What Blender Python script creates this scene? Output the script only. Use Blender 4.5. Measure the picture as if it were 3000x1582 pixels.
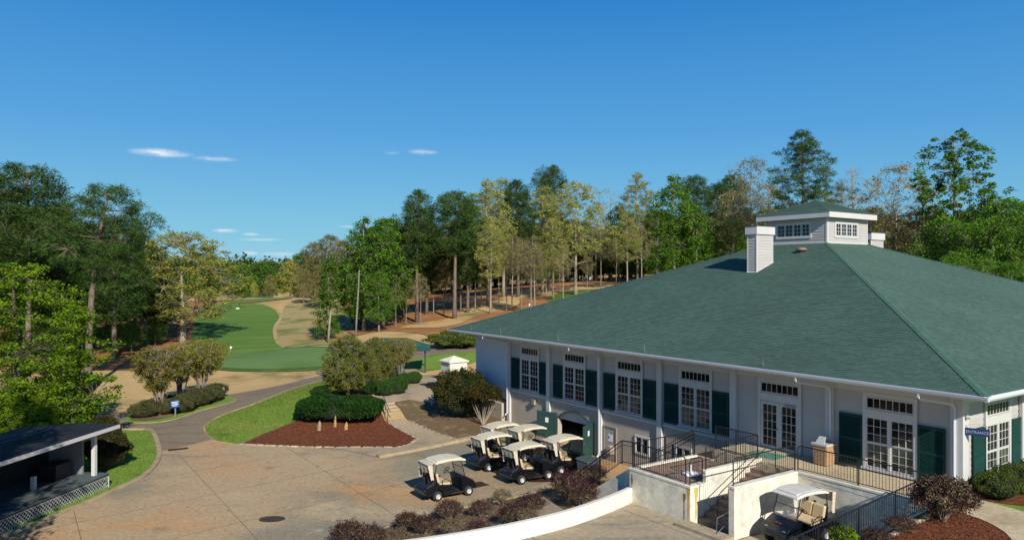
import bpy, bmesh, math, random
import numpy as np
from mathutils import Vector, Matrix, Euler

# ------------------------------------------------------------------ camera, sky, sun, exposure
scene = bpy.context.scene
for o in list(bpy.data.objects): bpy.data.objects.remove(o)
COL = scene.collection
F, CU, CV, CAMZ = 2150.0, 1500.0, 803.0, 10.6          # focal length in photo pixels, horizon row, camera height
cam = bpy.data.cameras.new('camera'); camo = bpy.data.objects.new('camera', cam); COL.objects.link(camo)
camo.location = (0, 0, CAMZ); camo.rotation_euler = (math.radians(90), 0, 0)
cam.sensor_width = 36; cam.lens = 36*F/3000; cam.shift_y = (CV-791)/3000
cam.clip_start = .5; cam.clip_end = 6000
scene.camera = camo
SUN = Vector((.315, -.796, .515)).normalized()
world = bpy.data.worlds.new('World'); scene.world = world; world.use_nodes = True
nt = world.node_tree; nt.nodes.clear()
wo = nt.nodes.new('ShaderNodeOutputWorld'); bg = nt.nodes.new('ShaderNodeBackground')
sky = nt.nodes.new('ShaderNodeTexSky'); sky.sky_type = 'NISHITA'; sky.sun_disc = False
sky.sun_elevation = math.asin(SUN.z); sky.sun_rotation = math.atan2(SUN.x, SUN.y)
sky.altitude = 200; sky.air_density = 1.0; sky.dust_density = .35; sky.ozone_density = 3.5
bg.inputs['Strength'].default_value = .10
# a few thin fair weather clouds low over the trees, by direction (azimuth, elevation)
def N(t, tree=nt, **k):
    n = tree.nodes.new(t)
    for a, b in k.items(): setattr(n, a, b)
    return n
tc = N('ShaderNodeTexCoord'); sep = N('ShaderNodeSeparateXYZ'); nt.links.new(tc.outputs['Generated'], sep.inputs[0])
def M(op, a, b=None, c=None, tree=nt):
    n = tree.nodes.new('ShaderNodeMath'); n.operation = op
    for i, x in enumerate((a, b, c)):
        if x is None: continue
        if isinstance(x, (int, float)): n.inputs[i].default_value = x
        else: tree.links.new(x, n.inputs[i])
    return n.outputs[0]
az = M('ARCTAN2', sep.outputs[0], sep.outputs[1]); el = M('ARCSINE', sep.outputs[2])
cn = N('ShaderNodeTexNoise'); cmb = N('ShaderNodeCombineXYZ')
nt.links.new(M('MULTIPLY', az, 30.0), cmb.inputs[0]); nt.links.new(M('MULTIPLY', el, 110.0), cmb.inputs[1])
nt.links.new(cmb.outputs[0], cn.inputs['Vector']); cn.inputs['Scale'].default_value = 1.6; cn.inputs['Detail'].default_value = 7; cn.inputs['Roughness'].default_value = .6
total = None
for (u, v, wu, hv, k) in [(470, 448, 86, 13, .85), (632, 466, 62, 8, .5), (1240, 446, 48, 10, .5), (1150, 448, 25, 6, .3), (660, 676, 38, 7, .8), (735, 686, 30, 5, .5),
                          (765, 702, 70, 5, .4), (1015, 664, 40, 4, .3), (820, 745, 60, 9, .45), (730, 742, 30, 8, .5)]:
    a0 = math.atan((u-CU)/F); e0 = math.atan((CV-v)/F*math.cos(a0))
    dx = M('DIVIDE', M('SUBTRACT', az, a0), wu/F); dy = M('DIVIDE', M('SUBTRACT', el, e0), hv/F)
    d = M('SQRT', M('ADD', M('MULTIPLY', dx, dx), M('MULTIPLY', dy, dy)))
    m = M('MULTIPLY', M('SMOOTH_MAX', M('SUBTRACT', 1.0, d), 0.0, .05), k)
    total = m if total is None else M('MAXIMUM', total, m)
cl = M('MULTIPLY', total, M('MULTIPLY', M('SUBTRACT', cn.outputs[0], .28), 4.2)); clm = N('ShaderNodeClamp'); nt.links.new(cl, clm.inputs[0])
mx = N('ShaderNodeMix', data_type='RGBA'); nt.links.new(clm.outputs[0], mx.inputs[0])
hs = N('ShaderNodeHueSaturation'); hs.inputs['Saturation'].default_value = 1.15; nt.links.new(sky.outputs[0], hs.inputs['Color'])
ramp = N('ShaderNodeValToRGB'); nt.links.new(M('DIVIDE', M('MAXIMUM', el, 0.0), 1.2), ramp.inputs[0])
for i_, (p_, c_) in enumerate([(0, (2.1, 4.9, 6.3)), (.04, (1.6, 4.4, 6.1)), (.155, (.72, 2.95, 6.0)), (.30, (.17, 1.85, 5.1)), (.45, (.10, 1.05, 3.3)), (1.0, (.07, .62, 2.1))]):
    e_ = ramp.color_ramp.elements[i_] if i_ < 2 else ramp.color_ramp.elements.new(p_)
    e_.position = p_; e_.color = (*c_, 1)
mg = N('ShaderNodeMix', data_type='RGBA'); mg.inputs[0].default_value = .90; nt.links.new(hs.outputs[0], mg.inputs[6]); nt.links.new(ramp.outputs[0], mg.inputs[7])
nt.links.new(mg.outputs[2], mx.inputs[6]); mx.inputs[7].default_value = (7.2, 7.6, 8.2, 1)
nt.links.new(mx.outputs[2], bg.inputs[0]); nt.links.new(bg.outputs[0], wo.inputs[0])
sl = bpy.data.lights.new('sun', 'SUN'); sl.energy = 5.0; sl.angle = math.radians(.53); sl.color = (1, .93, .82)
so = bpy.data.objects.new('sun', sl); COL.objects.link(so); so.rotation_euler = SUN.to_track_quat('Z', 'Y').to_euler(); so.location = (30, -80, 60)
scene.view_settings.view_transform = 'Standard'; scene.view_settings.look = 'None'
scene.view_settings.exposure = .25; scene.view_settings.gamma = 1.0; scene.view_settings.use_curve_mapping = False
scene.render.engine = 'CYCLES'; scene.cycles.max_bounces = 5; scene.cycles.transparent_max_bounces = 6

rnd = random.Random(7)
# ------------------------------------------------------------------ helpers
class MB:
    """collects shapes and links them as ONE mesh object"""
    def __init__(s, M=None): s.v = []; s.f = []; s.M = M or Matrix()
    def add(s, vs, fs):
        n = len(s.v); Mx = s.M; s.v += [tuple(Mx @ Vector(p)) for p in vs]; s.f += [tuple(i+n for i in f) for f in fs]; return s
    def box(s, x0, x1, y0, y1, z0, z1):
        return s.add([(x0,y0,z0),(x1,y0,z0),(x1,y1,z0),(x0,y1,z0),(x0,y0,z1),(x1,y0,z1),(x1,y1,z1),(x0,y1,z1)],
                     [(0,3,2,1),(4,5,6,7),(0,1,5,4),(1,2,6,5),(2,3,7,6),(3,0,4,7)])
    def hexa(s, p):  # 8 points, bottom 4 then top 4
        return s.add(p, [(0,3,2,1),(4,5,6,7),(0,1,5,4),(1,2,6,5),(2,3,7,6),(3,0,4,7)])
    def quad(s, *p): return s.add(p, [tuple(range(len(p)))])
    def prism(s, poly, y0, y1):  # polygon in x,z extruded along y
        n = len(poly); vs = [(x, y0, z) for x, z in poly]+[(x, y1, z) for x, z in poly]
        return s.add(vs, [tuple(range(n)), tuple(range(2*n-1, n-1, -1))]+[(i, i+n, (i+1) % n+n, (i+1) % n) for i in range(n)])
    def tube(s, pts, r, n=6, cap=True):
        pts = [Vector(p) for p in pts]; rs = r if isinstance(r, (list, tuple)) else [r]*len(pts)
        vs = []; up = Vector((0, 0, 1)); prev = None
        for i, p in enumerate(pts):
            d = (pts[min(i+1, len(pts)-1)]-pts[max(i-1, 0)])
            if d.length < 1e-9: d = up.copy()
            d.normalize()
            if prev is None:
                a = d.orthogonal().normalized()
            else:
                a = (prev-d*prev.dot(d)); a = a.normalized() if a.length > 1e-6 else d.orthogonal().normalized()
            prev = a; b = d.cross(a)
            for k in range(n):
                t = 2*math.pi*k/n; q = p+(a*math.cos(t)+b*math.sin(t))*rs[i]; vs.append(tuple(q))
        fs = []
        for i in range(len(pts)-1):
            for k in range(n):
                fs.append((i*n+k, i*n+(k+1) % n, (i+1)*n+(k+1) % n, (i+1)*n+k))
        if cap: fs += [tuple(range(n-1, -1, -1)), tuple(range((len(pts)-1)*n, len(pts)*n))]
        return s.add(vs, fs)
    def lathe(s, prof, c=(0, 0, 0), n=16, axis='z'):
        vs = []
        for r, h in prof:
            for k in range(n):
                t = 2*math.pi*k/n; x, y = r*math.cos(t), r*math.sin(t)
                p = (x, y, h) if axis == 'z' else ((x, h, y) if axis == 'y' else (h, x, y))
                vs.append((p[0]+c[0], p[1]+c[1], p[2]+c[2]))
        fs = [(i*n+k, i*n+(k+1) % n, (i+1)*n+(k+1) % n, (i+1)*n+k) for i in range(len(prof)-1) for k in range(n)]
        return s.add(vs, fs)
    def build(s, name, mat, parent=None, bevel=0, smooth=False, seg=2):
        me = bpy.data.meshes.new(name); me.from_pydata(s.v, [], s.f)
        bm = bmesh.new(); bm.from_mesh(me)
        bmesh.ops.recalc_face_normals(bm, faces=bm.faces)
        bm.to_mesh(me); bm.free()
        if mat: me.materials.append(mat)
        if smooth:
            me.polygons.foreach_set('use_smooth', [True]*len(me.polygons))
        o = bpy.data.objects.new(name, me); COL.objects.link(o)
        if parent: o.parent = parent
        if bevel:
            m = o.modifiers.new('bevel', 'BEVEL'); m.width = bevel; m.segments = seg; m.limit_method = 'ANGLE'; m.angle_limit = math.radians(35)
        if smooth and bevel: pass
        return o
def raw_mesh(name, arr, mat):
    """arr (n,k,3) float array of separate k-gons -> mesh"""
    n, k, _ = arr.shape; me = bpy.data.meshes.new(name)
    me.vertices.add(n*k); me.vertices.foreach_set('co', arr.astype(np.float32).ravel())
    me.loops.add(n*k); me.loops.foreach_set('vertex_index', np.arange(n*k, dtype=np.int32))
    me.polygons.add(n); me.polygons.foreach_set('loop_start', np.arange(0, n*k, k, dtype=np.int32))
    me.update(calc_edges=True); me.validate()
    if mat: me.materials.append(mat)
    return me
def link(name, me, parent=None, loc=None, rz=None, sc=None):
    o = bpy.data.objects.new(name, me); COL.objects.link(o)
    if parent: o.parent = parent
    if loc is not None: o.location = loc
    if rz is not None: o.rotation_euler = (0, 0, rz)
    if sc is not None: o.scale = sc if hasattr(sc, '__len__') else (sc, sc, sc)
    return o
def thing(name, label, cat, loc=(0, 0, 0), rz=0, group=None):
    o = bpy.data.objects.new(name, None); COL.objects.link(o); o.location = loc; o.rotation_euler = (0, 0, rz); o.empty_display_size = .2
    o['label'] = label; o['category'] = cat
    if group: o['group'] = group
    return o
def tag(o, label, cat, group=None):
    o['label'] = label; o['category'] = cat
    if group: o['group'] = group
    return o
def kind(o, k='structure'): o['kind'] = k; return o
def dup(root, loc=None, rz=None, label=None, sc=None, group=None):
    r = root.copy(); COL.objects.link(r)
    if loc is not None: r.location = loc
    if rz is not None: r.rotation_euler = (0, 0, rz)
    if sc is not None: r.scale = sc if hasattr(sc, '__len__') else (sc, sc, sc)
    if label: r['label'] = label
    if group: r['group'] = group
    for ch in list(root.children):
        c = ch.copy(); COL.objects.link(c); c.parent = r
        for g in list(ch.children):
            d = g.copy(); COL.objects.link(d); d.parent = c
    return r
# ------------------------------------------------------------------ materials
MATS = {}
def mat(name, col, rough=.8, var=0.0, scale=5.0, col2=None, bump=0.0, bscale=None, metal=0, spec=None, isl=0.0, coat=0, detail=6, obj=True, stretch=None):
    if name in MATS: return MATS[name]
    m = bpy.data.materials.new(name); m.use_nodes = True; t = m.node_tree; b = t.nodes['Principled BSDF']
    b.inputs['Roughness'].default_value = rough; b.inputs['Metallic'].default_value = metal
    if spec is not None: b.inputs['Specular IOR Level'].default_value = spec
    if coat: b.inputs['Coat Weight'].default_value = coat
    c = (*col, 1); out = None
    tcn = t.nodes.new('ShaderNodeTexCoord'); mp = t.nodes.new('ShaderNodeMapping'); t.links.new(tcn.outputs['Object'], mp.inputs[0])
    if stretch: mp.inputs['Scale'].default_value = stretch
    if col2 or var:
        nz = t.nodes.new('ShaderNodeTexNoise'); nz.inputs['Scale'].default_value = scale; nz.inputs['Detail'].default_value = detail; nz.inputs['Roughness'].default_value = .6
        t.links.new(mp.outputs[0], nz.inputs['Vector'])
        mr = t.nodes.new('ShaderNodeMapRange'); mr.inputs[1].default_value = .32; mr.inputs[2].default_value = .68; t.links.new(nz.outputs[0], mr.inputs[0])
        mi = t.nodes.new('ShaderNodeMix'); mi.data_type = 'RGBA'; t.links.new(mr.outputs[0], mi.inputs[0])
        c2 = (*col2, 1) if col2 else tuple(min(1, x*(1+var)) for x in col)+(1,)
        c1 = c if col2 else tuple(x*(1-var) for x in col)+(1,)
        mi.inputs[6].default_value = c1; mi.inputs[7].default_value = c2; out = mi.outputs[2]
    if isl:
        g = t.nodes.new('ShaderNodeNewGeometry'); oi = t.nodes.new('ShaderNodeObjectInfo')
        s_ = M('FRACT', M('ADD', g.outputs['Random Per Island'], oi.outputs['Random'], tree=t), tree=t)
        k = M('ADD', M('MULTIPLY', s_, 2*isl, tree=t), 1-isl, tree=t)
        vm = t.nodes.new('ShaderNodeVectorMath'); vm.operation = 'SCALE'; t.links.new(k, vm.inputs['Scale'])
        if out: t.links.new(out, vm.inputs[0])
        else: vm.inputs[0].default_value = col
        out = vm.outputs[0]
    if out: t.links.new(out, b.inputs['Base Color'])
    else: b.inputs['Base Color'].default_value = c
    if bump:
        n2 = t.nodes.new('ShaderNodeTexNoise'); n2.inputs['Scale'].default_value = bscale or scale*4; n2.inputs['Detail'].default_value = 5
        t.links.new(mp.outputs[0], n2.inputs['Vector']); bp = t.nodes.new('ShaderNodeBump'); bp.inputs['Strength'].default_value = 1; bp.inputs['Distance'].default_value = bump
        t.links.new(n2.outputs[0], bp.inputs['Height']); t.links.new(bp.outputs[0], b.inputs['Normal'])
    MATS[name] = m; return m
def layered(name, base, layers, bump=.02, bscale=8, rough=.95, fine=None):
    """ground like material: base colour plus (colour, noise scale, low, high, stretch, seed) layers"""
    m = bpy.data.materials.new(name); m.use_nodes = True; t = m.node_tree; b = t.nodes['Principled BSDF']; b.inputs['Roughness'].default_value = rough
    b.inputs['Specular IOR Level'].default_value = .2
    g = t.nodes.new('ShaderNodeNewGeometry'); rgb = t.nodes.new('ShaderNodeRGB'); rgb.outputs[0].default_value = (*base, 1); out = rgb.outputs[0]
    for (c, sc, lo, hi, st, sd) in layers:
        mp = t.nodes.new('ShaderNodeMapping'); mp.inputs['Scale'].default_value = st[:3]; mp.inputs['Location'].default_value = (sd*13.7, sd*7.1, sd)
        if len(st) > 3: mp.inputs['Rotation'].default_value = (0, 0, st[3])
        t.links.new(g.outputs['Position'], mp.inputs[0]); nz = t.nodes.new('ShaderNodeTexNoise'); nz.inputs['Scale'].default_value = sc
        nz.inputs['Detail'].default_value = 8; nz.inputs['Roughness'].default_value = .62; t.links.new(mp.outputs[0], nz.inputs['Vector'])
        mr = t.nodes.new('ShaderNodeMapRange'); mr.interpolation_type = 'SMOOTHSTEP'; mr.inputs[1].default_value = lo; mr.inputs[2].default_value = hi; t.links.new(nz.outputs[0], mr.inputs[0])
        mi = t.nodes.new('ShaderNodeMix'); mi.data_type = 'RGBA'; t.links.new(mr.outputs[0], mi.inputs[0]); t.links.new(out, mi.inputs[6]); mi.inputs[7].default_value = (*c, 1); out = mi.outputs[2]
    nf = t.nodes.new('ShaderNodeTexNoise'); nf.inputs['Scale'].default_value = fine or 9; nf.inputs['Detail'].default_value = 6; nf.inputs['Roughness'].default_value = .7
    t.links.new(g.outputs['Position'], nf.inputs['Vector'])
    k = M('ADD', M('MULTIPLY', nf.outputs[0], 1.1, tree=t), .45, tree=t)
    vm = t.nodes.new('ShaderNodeVectorMath'); vm.operation = 'SCALE'; t.links.new(out, vm.inputs[0]); t.links.new(k, vm.inputs['Scale']); t.links.new(vm.outputs[0], b.inputs['Base Color'])
    n2 = t.nodes.new('ShaderNodeTexNoise'); n2.inputs['Scale'].default_value = bscale; n2.inputs['Detail'].default_value = 6; t.links.new(g.outputs['Position'], n2.inputs['Vector'])
    bp = t.nodes.new('ShaderNodeBump'); bp.inputs['Strength'].default_value = 1; bp.inputs['Distance'].default_value = bump; t.links.new(n2.outputs[0], bp.inputs['Height']); t.links.new(bp.outputs[0], b.inputs['Normal'])
    MATS[name] = m; return m
def leafmat(name, c1, c2, trans=.3, isl=.35, scale=.35):
    if name in MATS: return MATS[name]
    m = bpy.data.materials.new(name); m.use_nodes = True; t = m.node_tree; t.nodes.clear()
    o = t.nodes.new('ShaderNodeOutputMaterial'); d = t.nodes.new('ShaderNodeBsdfDiffuse'); tr = t.nodes.new('ShaderNodeBsdfTranslucent'); mxs = t.nodes.new('ShaderNodeMixShader')
    g = t.nodes.new('ShaderNodeNewGeometry'); oi = t.nodes.new('ShaderNodeObjectInfo'); nz = t.nodes.new('ShaderNodeTexNoise'); nz.inputs['Scale'].default_value = scale; nz.inputs['Detail'].default_value = 3
    t.links.new(g.outputs['Position'], nz.inputs['Vector'])
    f = M('ADD', M('MULTIPLY', nz.outputs[0], 1.0, tree=t), M('MULTIPLY', g.outputs['Random Per Island'], .5, tree=t), tree=t)
    mr = t.nodes.new('ShaderNodeMapRange'); mr.inputs[1].default_value = .4; mr.inputs[2].default_value = 1.1; t.links.new(f, mr.inputs[0])
    mi = t.nodes.new('ShaderNodeMix'); mi.data_type = 'RGBA'; t.links.new(mr.outputs[0], mi.inputs[0]); mi.inputs[6].default_value = (*c1, 1); mi.inputs[7].default_value = (*c2, 1)
    k = M('ADD', M('ADD', M('MULTIPLY', g.outputs['Random Per Island'], 1.2*isl, tree=t), M('MULTIPLY', oi.outputs['Random'], .9*isl, tree=t), tree=t), 1-isl, tree=t)
    vm = t.nodes.new('ShaderNodeVectorMath'); vm.operation = 'SCALE'; t.links.new(mi.outputs[2], vm.inputs[0]); t.links.new(k, vm.inputs['Scale'])
    t.links.new(vm.outputs[0], d.inputs[0]); t.links.new(vm.outputs[0], tr.inputs[0]); mxs.inputs[0].default_value = trans
    t.links.new(d.outputs[0], mxs.inputs[1]); t.links.new(tr.outputs[0], mxs.inputs[2]); t.links.new(mxs.outputs[0], o.inputs[0]); MATS[name] = m; return m

WHITE = mat('white_paint', (.53, .53, .52), .5, var=.05, scale=1.5, bump=.002, bscale=20)
SIDING = mat('siding_paint', (.43, .415, .395), .55, var=.05, scale=.9, isl=.03)
STUCCO = mat('beige_stucco', (.42, .36, .295), .9, var=.07, scale=1.3, bump=.006, bscale=30)
def stained(name, base, stain, sc=1.6, lo=.56, hi=.78):
    return layered(name, base, [(tuple(x*.82 for x in base), .7, .45, .7, (1, 1, .25), 1), (stain, sc, lo, hi, (1.6, 1.6, .3), 3)], bump=.006, bscale=18, rough=.85, fine=3)
CREAM = stained('cream_wall', (.70, .66, .55), (.42, .33, .22), lo=.62, hi=.85)
TRIMDARK = mat('dark_flashing', (.03, .035, .04), .5)
SHUT = mat('green_shutter', (.009, .045, .036), .6, var=.15, scale=3, spec=.2)
GLASS = mat('window_glass', (.006, .007, .008), .08, spec=.35)
CURT = mat('window_glass_curtain', (.05, .06, .045), .15, var=.5, scale=6, stretch=(12, 1, .6))
ROOFM = mat('green_shingle', (.053, .110, .083), .9, var=.11, scale=.22, isl=.15, bump=.004, bscale=60)
CAPM = mat('green_ridge', (.052, .125, .092), .9, var=.12, scale=2, isl=.12)
GUT = mat('gutter_white', (.62, .65, .70), .45)
IRON = mat('black_iron', (.012, .014, .016), .4)
STEEL = mat('grey_steel', (.35, .36, .37), .35, metal=.8)
BRICKM = mat('brick_paver', (.25, .17, .12), .9, var=.25, scale=9, isl=.22, bump=.003)
JOINTM = mat('paver_joint', (.09, .065, .05), .95, var=.2)
BLACKP = mat('cart_black', (.004, .005, .008), .25, coat=.25)
BLACKM = mat('cart_matte_black', (.015, .015, .017), .6)
IVORY = mat('cart_ivory', (.66, .60, .44), .45, var=.04, scale=3)
IVORY2 = mat('cart_roof_grey_white', (.66, .65, .58), .4, var=.08, scale=5)
SEATM = mat('cart_seat', (.55, .43, .26), .5)
CLOTH = mat('cart_cloth', (.52, .46, .35), .9, var=.15, scale=7, bump=.01, bscale=9)
TYRE = mat('tyre', (.02, .02, .02), .85)
RIM = mat('rim_white', (.62, .64, .66), .35, metal=.3)
NAVY = mat('navy_sign', (.012, .03, .11), .45)
PAPER = mat('paper_white', (.75, .76, .78), .7)
BLUESIGN = mat('blue_sign', (.015, .07, .20), .5)
BARK = mat('bark_grey', (.22, .19, .155), .95, var=.35, scale=2.2, bump=.03, bscale=7, stretch=(3, 3, .5))
BARKP = mat('bark_pine', (.15, .115, .088), .95, var=.35, scale=2.0, bump=.03, bscale=6, stretch=(3, 3, .6))
BARKD = mat('bark_dark', (.10, .08, .06), .95, var=.3, scale=2)
BARKL = mat('bark_pale', (.27, .23, .17), .9, var=.25, scale=3)
LPINE = leafmat('needles_pine', (.016, .052, .015), (.078, .135, .028), .15, .45)
LDENSE = leafmat('leaves_green', (.045, .125, .016), (.14, .26, .03), .35, .4)
LBRIGHT = leafmat('leaves_bright', (.075, .17, .012), (.21, .30, .022), .4, .35, 1.0)
LYG = leafmat('leaves_pale_yellow_green', (.19, .25, .05), (.42, .41, .12), .35, .3)
LOAK = leafmat('leaves_oak_gold', (.20, .25, .045), (.44, .41, .09), .35, .3)
LBUD = leafmat('leaves_budding', (.12, .125, .04), (.33, .29, .10), .25, .4)
LPALE = leafmat('leaves_pale', (.20, .20, .10), (.38, .36, .18), .3, .3)
LCRAPE = leafmat('leaves_olive', (.11, .12, .018), (.27, .24, .04), .3, .45, 1.3)
LHEDGE = leafmat('leaves_hedge', (.010, .038, .010), (.035, .085, .016), .15, .4, 1.5)
LBOX = leafmat('leaves_boxwood', (.02, .065, .012), (.06, .13, .02), .2, .4, 2)
LPURP = leafmat('leaves_purple', (.026, .011, .014), (.080, .038, .042), .15, .5, 2)
LGREY = leafmat('leaves_dry', (.12, .095, .055), (.24, .19, .10), .15, .4, 2)
LHOLLY = leafmat('leaves_rusty_green', (.010, .032, .010), (.075, .055, .018), .15, .5, 1.2)
LMOSS = leafmat('leaves_brown_green', (.035, .06, .02), (.12, .11, .045), .15, .45, 2)
M_STRAW = layered('dormant_grass', (.50, .34, .15), [((.42, .18, .06), .055, .56, .72, (1, 1, 1), 2), ((.19, .17, .06), .07, .56, .70, (1, 1, 1), 5), ((.62, .47, .25), .45, .52, .8, (1, 1.6, 1), 8)], bump=.05, bscale=5)
M_PSTRAW = layered('pine_straw', (.30, .14, .055), [((.44, .26, .11), .16, .50, .68, (1, 1, 1), 1), ((.10, .10, .035), .10, .60, .74, (1, 1, 1), 4)], bump=.08, bscale=4)
M_LAWN = layered('lawn_grass', (.165, .27, .036), [((.27, .25, .085), .22, .56, .80, (1, 1, 1), 3), ((.075, .15, .022), .5, .50, .75, (1, 1, 1), 6)], bump=.04, bscale=14, fine=14)
M_FAIR = layered('fairway_grass', (.085, .175, .026), [((.16, .18, .04), .035, .5, .72, (1, 1, 1), 1), ((.13, .21, .034), .22, .49, .56, (.12, 1.8, 1, .35), 2), ((.18, .18, .06), .5, .62, .78, (.2, 1, 1, -.5), 4)], bump=.02, bscale=5)
M_GREEN = layered('putting_green_grass', (.12, .21, .065), [((.09, .165, .04), .08, .45, .7, (1, 1, 1), 1)], bump=.01, bscale=8)
M_ROUGH = layered('collar_grass', (.065, .125, .020), [((.16, .17, .05), .2, .5, .7, (1, 1, 1), 1)], bump=.03, bscale=8)
M_YARD = layered('concrete_yard', (.41, .30, .175), [((.24, .215, .15), .055, .47, .60, (1, 1, 1), 2), ((.47, .27, .12), .085, .51, .68, (1, 1.6, 1, .6), 5), ((.23, .17, .11), .55, .58, .80, (.25, 1.6, 1, .75), 13), ((.46, .36, .21), .22, .52, .72, (1, 1, 1), 7), ((.22, .16, .10), .6, .56, .78, (1, 1, 1), 9), ((.40, .34, .25), 1.4, .62, .74, (1, 1, 1), 11)], bump=.008, bscale=25, rough=.85, fine=6)
M_ASPH = layered('worn_asphalt', (.215, .17, .115), [((.26, .21, .14), .15, .5, .72, (1, 1, 1), 2), ((.14, .125, .09), .7, .5, .7, (.5, 1.5, 1), 3)], bump=.01, bscale=25, rough=.9, fine=7)
M_PATH = layered('pale_concrete', (.37, .295, .19), [((.27, .22, .14), .35, .48, .7, (1, 1, 1), 2), ((.45, .28, .14), .3, .6, .75, (1, 1, 1), 4)], bump=.006, bscale=30, rough=.85, fine=5)
M_WALK = layered('walkway_concrete', (.50, .41, .27), [((.38, .30, .19), .5, .5, .75, (1, 1, 1), 2)], bump=.004, bscale=30, rough=.85, fine=5)
M_COURT = layered('upper_drive_concrete', (.36, .30, .205), [((.22, .195, .14), .35, .45, .65, (.5, 2, 1, .6), 2), ((.40, .28, .16), .8, .55, .72, (1, 1, 1), 4)], bump=.008, bscale=25, rough=.85, fine=5)
M_MULCH = layered('red_mulch', (.15, .046, .018), [((.27, .10, .042), 5, .5, .7, (1, 1, 1), 2)], bump=.06, bscale=14, fine=16)
M_CHIP = mat('mulch_chip', (.14, .045, .022), .95, isl=.6)
M_SOIL = layered('leaf_litter', (.15, .10, .055), [((.26, .19, .11), 1.2, .52, .7, (1, 1, 1), 2), ((.10, .13, .035), .5, .6, .75, (1, 1, 1), 4)], bump=.06, bscale=10, fine=12)
M_KERB = mat('kerb_concrete', (.33, .255, .155), .9, var=.25, scale=1.5, bump=.006)
STONE = mat('field_stone', (.34, .27, .18), .9, var=.45, scale=6, bump=.03, bscale=12, isl=.2)
OCHRE = mat('ochre_stone', (.40, .24, .10), .9, var=.45, scale=7, bump=.03, bscale=12)

# ------------------------------------------------------------------ frames
TH = math.radians(34.3); sT, cT = math.sin(TH), math.cos(TH)
CX, CY = 16.11, 26.34
FA = math.atan2(cT, -sT)                           # building frame: x along the long facade, y out of it, z up
def Wp(a, p, z=0): return Vector((CX-sT*a-cT*p, CY+cT*a-sT*p, z))
BF = Matrix.Translation((CX, CY, 0)) @ Matrix.Rotation(FA, 4, 'Z')
def at(u, Y, z=None):
    x = (u-CU)/F*Y
    return Vector((x, Y, hgt(x, Y) if z is None else z))
def plane(u, v, z):
    Y = (CAMZ-z)*F/(v-CV); return Vector(((u-CU)/F*Y, Y, z))
# ------------------------------------------------------------------ terrain height from survey points (u, v, distance) or (x, y, z)
cps = []
for (u, v, Y) in [(800, 1050, 85), (640, 1045, 92), (850, 1024, 95), (700, 1032, 96), (700, 950, 128), (620, 950, 128), (800, 960, 126), (700, 892, 168), (600, 890, 170), (700, 872, 235), (700, 862, 330), (800, 860, 300),
                  (880, 975, 112), (900, 880, 165), (840, 900, 155), (960, 872, 175), (1000, 1000, 100), (1100, 962, 118), (1250, 952, 112), (1325, 978, 98), (1290, 1040, 78), (1400, 900, 126), (1560, 905, 120),
                  (1700, 860, 131), (1600, 832, 165), (1900, 830, 150), (1200, 880, 160), (1400, 850, 180), (1100, 880, 170)]:
    cps.append(((u-CU)/F*Y, Y, CAMZ-(v-CV)/F*Y))
cps += [(35, 170, 9.8), (70, 170, 9.8), (110, 160, 8.6), (60, 120, 7.0), (90, 90, 6.0), (40, 100, 5.2), (70, 60, 3.2), (45, 90, 4.6), (20, 75, 2.6), (5, 80, 2.6), (-1, 66, 1.3), (-8, 62, 1.2), (-12, 62, 1.15), (-10, 57, 1.15),
        (-14.5, 56, .95), (-16, 52, .55), (-12, 50.5, .55), (-18, 57, .75), (-20, 62, .6), (-14, 66, .9), (-22, 52, .2), (-5, 52, .6), (-2, 55, 1.0), (-5, 56, 1.1), (-7.2, 58, 1.2), (-5, 49, .05), (-8.5, 50.5, .1), (-12, 47.2, .03), (-17, 47, 0),
        (-23, 47, 0), (-26, 52, 0), (-28, 58, 0), (-20, 70, .25), (-27, 76, .1), (-15, 74, .3), (-40, 72, .1), (-36, 64, 0), (-40, 60, 0), (-35, 50, 0), (-30, 40, 0), (-30, 30, 0), (-30, 20, 0), (-20, 20, 0), (-10, 20, 0), (0, 20, 0),
        (-20, 30, 0), (-10, 30, 0), (0, 30, 0), (0, 40, 0), (-10, 40, 0), (-20, 40, 0), (-60, 60, 0), (-60, 30, 0), (-56, 76, .2), (-60, 90, .2), (-45, 88, .2), (-45, 105, .6), (-60, 120, 1.0), (-90, 120, 1.5), (-70, 165, 3.0), (-120, 80, .5),
        (-110, 200, 4), (-60, 250, 2.5), (-130, 350, 3), (-40, 500, 6), (-150, 500, 6), (-200, 300, 5), (60, 300, 12), (120, 300, 12), (-20, 260, 6), (0, 400, 9), (150, 200, 11), (160, 80, 7), (60, 30, 2), (60, 5, 2), (20, 20, .9), (30, 0, 1), (-100, 0, 0), (0, 0, 0), (200, 500, 14), (-300, 700, 10), (300, 700, 16), (0, 800, 12), (25, 45, 1.6), (15, 60, 1.9), (10, 50, 1)]
CP = np.array(cps)
def ax(*seg):
    out = []
    for a, b, s in seg: out += list(np.arange(a, b, s))
    return np.array(out+[seg[-1][1]], float)
XS = ax((-2400, -600, 300), (-600, -160, 20), (-160, -60, 4), (-60, 40, 1.5), (40, 200, 5), (200, 600, 40), (600, 2400, 300))
YS = ax((-400, -40, 60), (-40, 10, 5), (10, 135, 1.5), (135, 360, 4), (360, 800, 20), (800, 3800, 250))
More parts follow.
